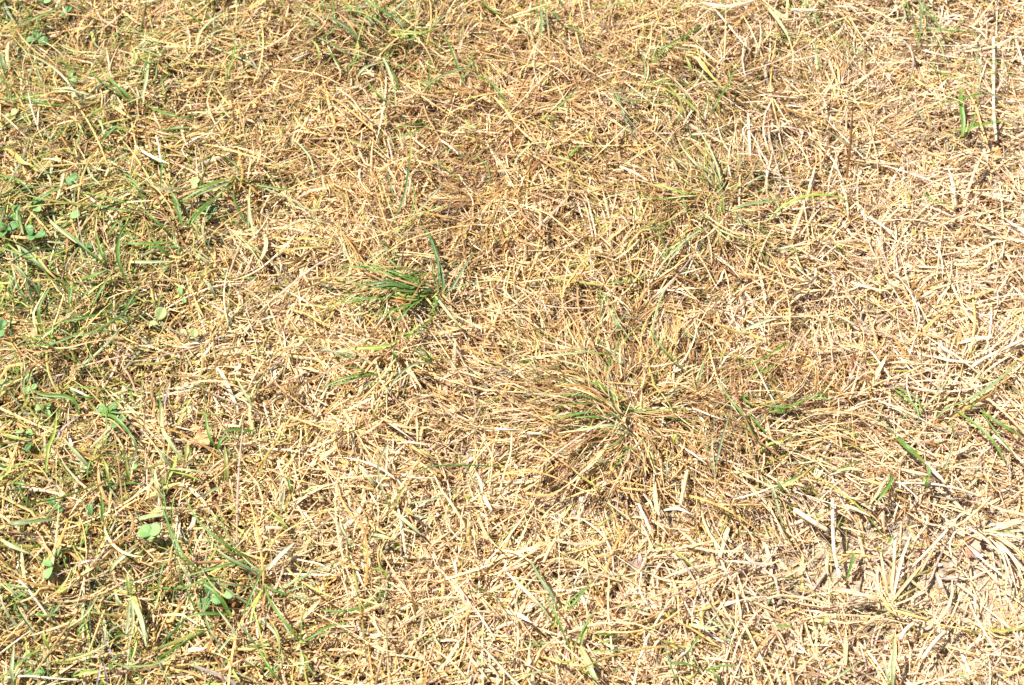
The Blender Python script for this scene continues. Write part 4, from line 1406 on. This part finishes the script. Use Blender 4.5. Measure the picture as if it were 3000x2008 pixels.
def pebble(label, px, py, w, l, ang, seed, mat=M_PEBBLE, name='pebble', cat='pebble'):
    import bmesh
    bm = bmesh.new(); bmesh.ops.create_icosphere(bm, subdivisions=3, radius=1)
    V = np.array([v.co[:] for v in bm.verts]); F3 = np.array([[v.index for v in f.verts] for f in bm.faces]); bm.free()
    n = vnoise(V[:, 0]+seed, V[:, 1]+V[:, 2]*.7, .7, seed)+.5*vnoise(V[:, 0]+V[:, 2], V[:, 1], .3, seed+1)
    V = V*(1+.32*(n-.75))[:, None]; V = np.sign(V)*np.abs(V)**.85
    V = V*np.array([w*MM/2, l*MM/2, min(w, l)*MM*.32]); V = rotz(V, math.radians(ang))
    P = place(np.array([[px, py]], float), np.array([.0028]))[0]
    o = mesh_obj(name, V, F3, mat); o.location = tuple(float(v) for v in P); tag(o, label, cat); return o
pebble('flat white pebble on the big bare patch, lower right, under the red leaf', 2855, 1624, 46, 22, -12, 1)
pebble('small white pebble left of the flat one on the big bare patch', 2754, 1656, 13, 9, 0, 2)
pebble('tiny white pebble between the other two on the big bare patch', 2788, 1656, 10, 10, 0, 3)
pebble('white stone chip under the dark hummock, left of the middle bare soil', 1706, 1463, 18, 15, 30, 4)
pebble('small pale stone left of the stiff dead straw tuft, lower right', 2410, 1744, 13, 9, 10, 5)
pebble('small white stone beside the wiry tuft, on its left', 1912, 592, 9, 8, 0, 6)
pebble('grey white stone at the upper right of the bare patch by the fan', 2908, 1538, 15, 9, 0, 7)
def stick(label, pts, r0, mat):
    p = catmull(pts, 12); P = place(p, np.full(12, .0035)); o0 = P[0].copy()
    V, F_ = tube_path(P-o0, r0*MM, 9); V += (vnoise(V[:, 0]*1+V[:, 2], V[:, 1], .0015, 4)-.5)[:, None]*.0010
    i = np.arange(12*9).reshape(12, 9)
    caps = [[i[0, 0], i[0, q+2], i[0, q+1], i[0, q+1]] for q in range(0)]
    c0 = len(V); V = np.vstack([V, V[:9].mean(0), V[-9:].mean(0)])
    F_ = np.vstack([F_]); T3 = [(c0, i[0, (q+1) % 9], i[0, q]) for q in range(9)]+[(c0+1, i[-1, q], i[-1, (q+1) % 9]) for q in range(9)]
    F3 = np.vstack([F_[:, [0, 1, 2]], F_[:, [0, 2, 3]], np.array(T3)])
    o = mesh_obj('twig', V, F3, mat); o.location = tuple(float(v) for v in o0); tag(o, label, 'twig')
stick('weathered grey brown twig lying flat on the big bare patch, lower right', [(2756,1693),(2790,1697),(2832,1699)], 6.5, M_TWIG)
stick('thin brown twig leaning in the big bare patch, left of the flat one', [(2718,1722),(2742,1660),(2768,1596)], 3.4, M_TWIG)
stick('short reddish twig stub at the left of the big bare patch', [(2420,1676),(2400,1706),(2380,1730)], 4.5, M_TWIG)
def seed_head(label, px, py):
    P = place(np.array([[px, py]], float), np.array([.012]))[0]; r = random.Random(5)
    root = empty('seed_head', tuple(float(v) for v in P)); tag(root, label, 'seed head')
    Vs, Fs, off = [], [], 0
    for i in range(46):
        a = r.uniform(0, 6.28); b = r.uniform(-.2, 1.3); d = np.array([math.cos(a)*math.cos(b), math.sin(a)*math.cos(b), math.sin(b)])
        q = np.array([[0, 0, 0], d*.003, d*.0055]); q[1] += np.array([0, 0, .0006]); V, F_ = tube_path(q+1e-6*np.arange(3)[:, None], .0004, 5); Vs.append(V); Fs.append(F_+off); off += len(V)
    mesh_obj('spikelets', np.vstack(Vs), np.vstack(Fs), M_SEED, root)
    V, F_ = tube_path([(0, 0, 0), (.004, -.003, -.005), (.006, -.004, -.012)], .0005); mesh_obj('stem', V, F_, M_STEM, root)
seed_head('bristly tan seed head next to the star shaped plant, bottom left', 573, 1732)
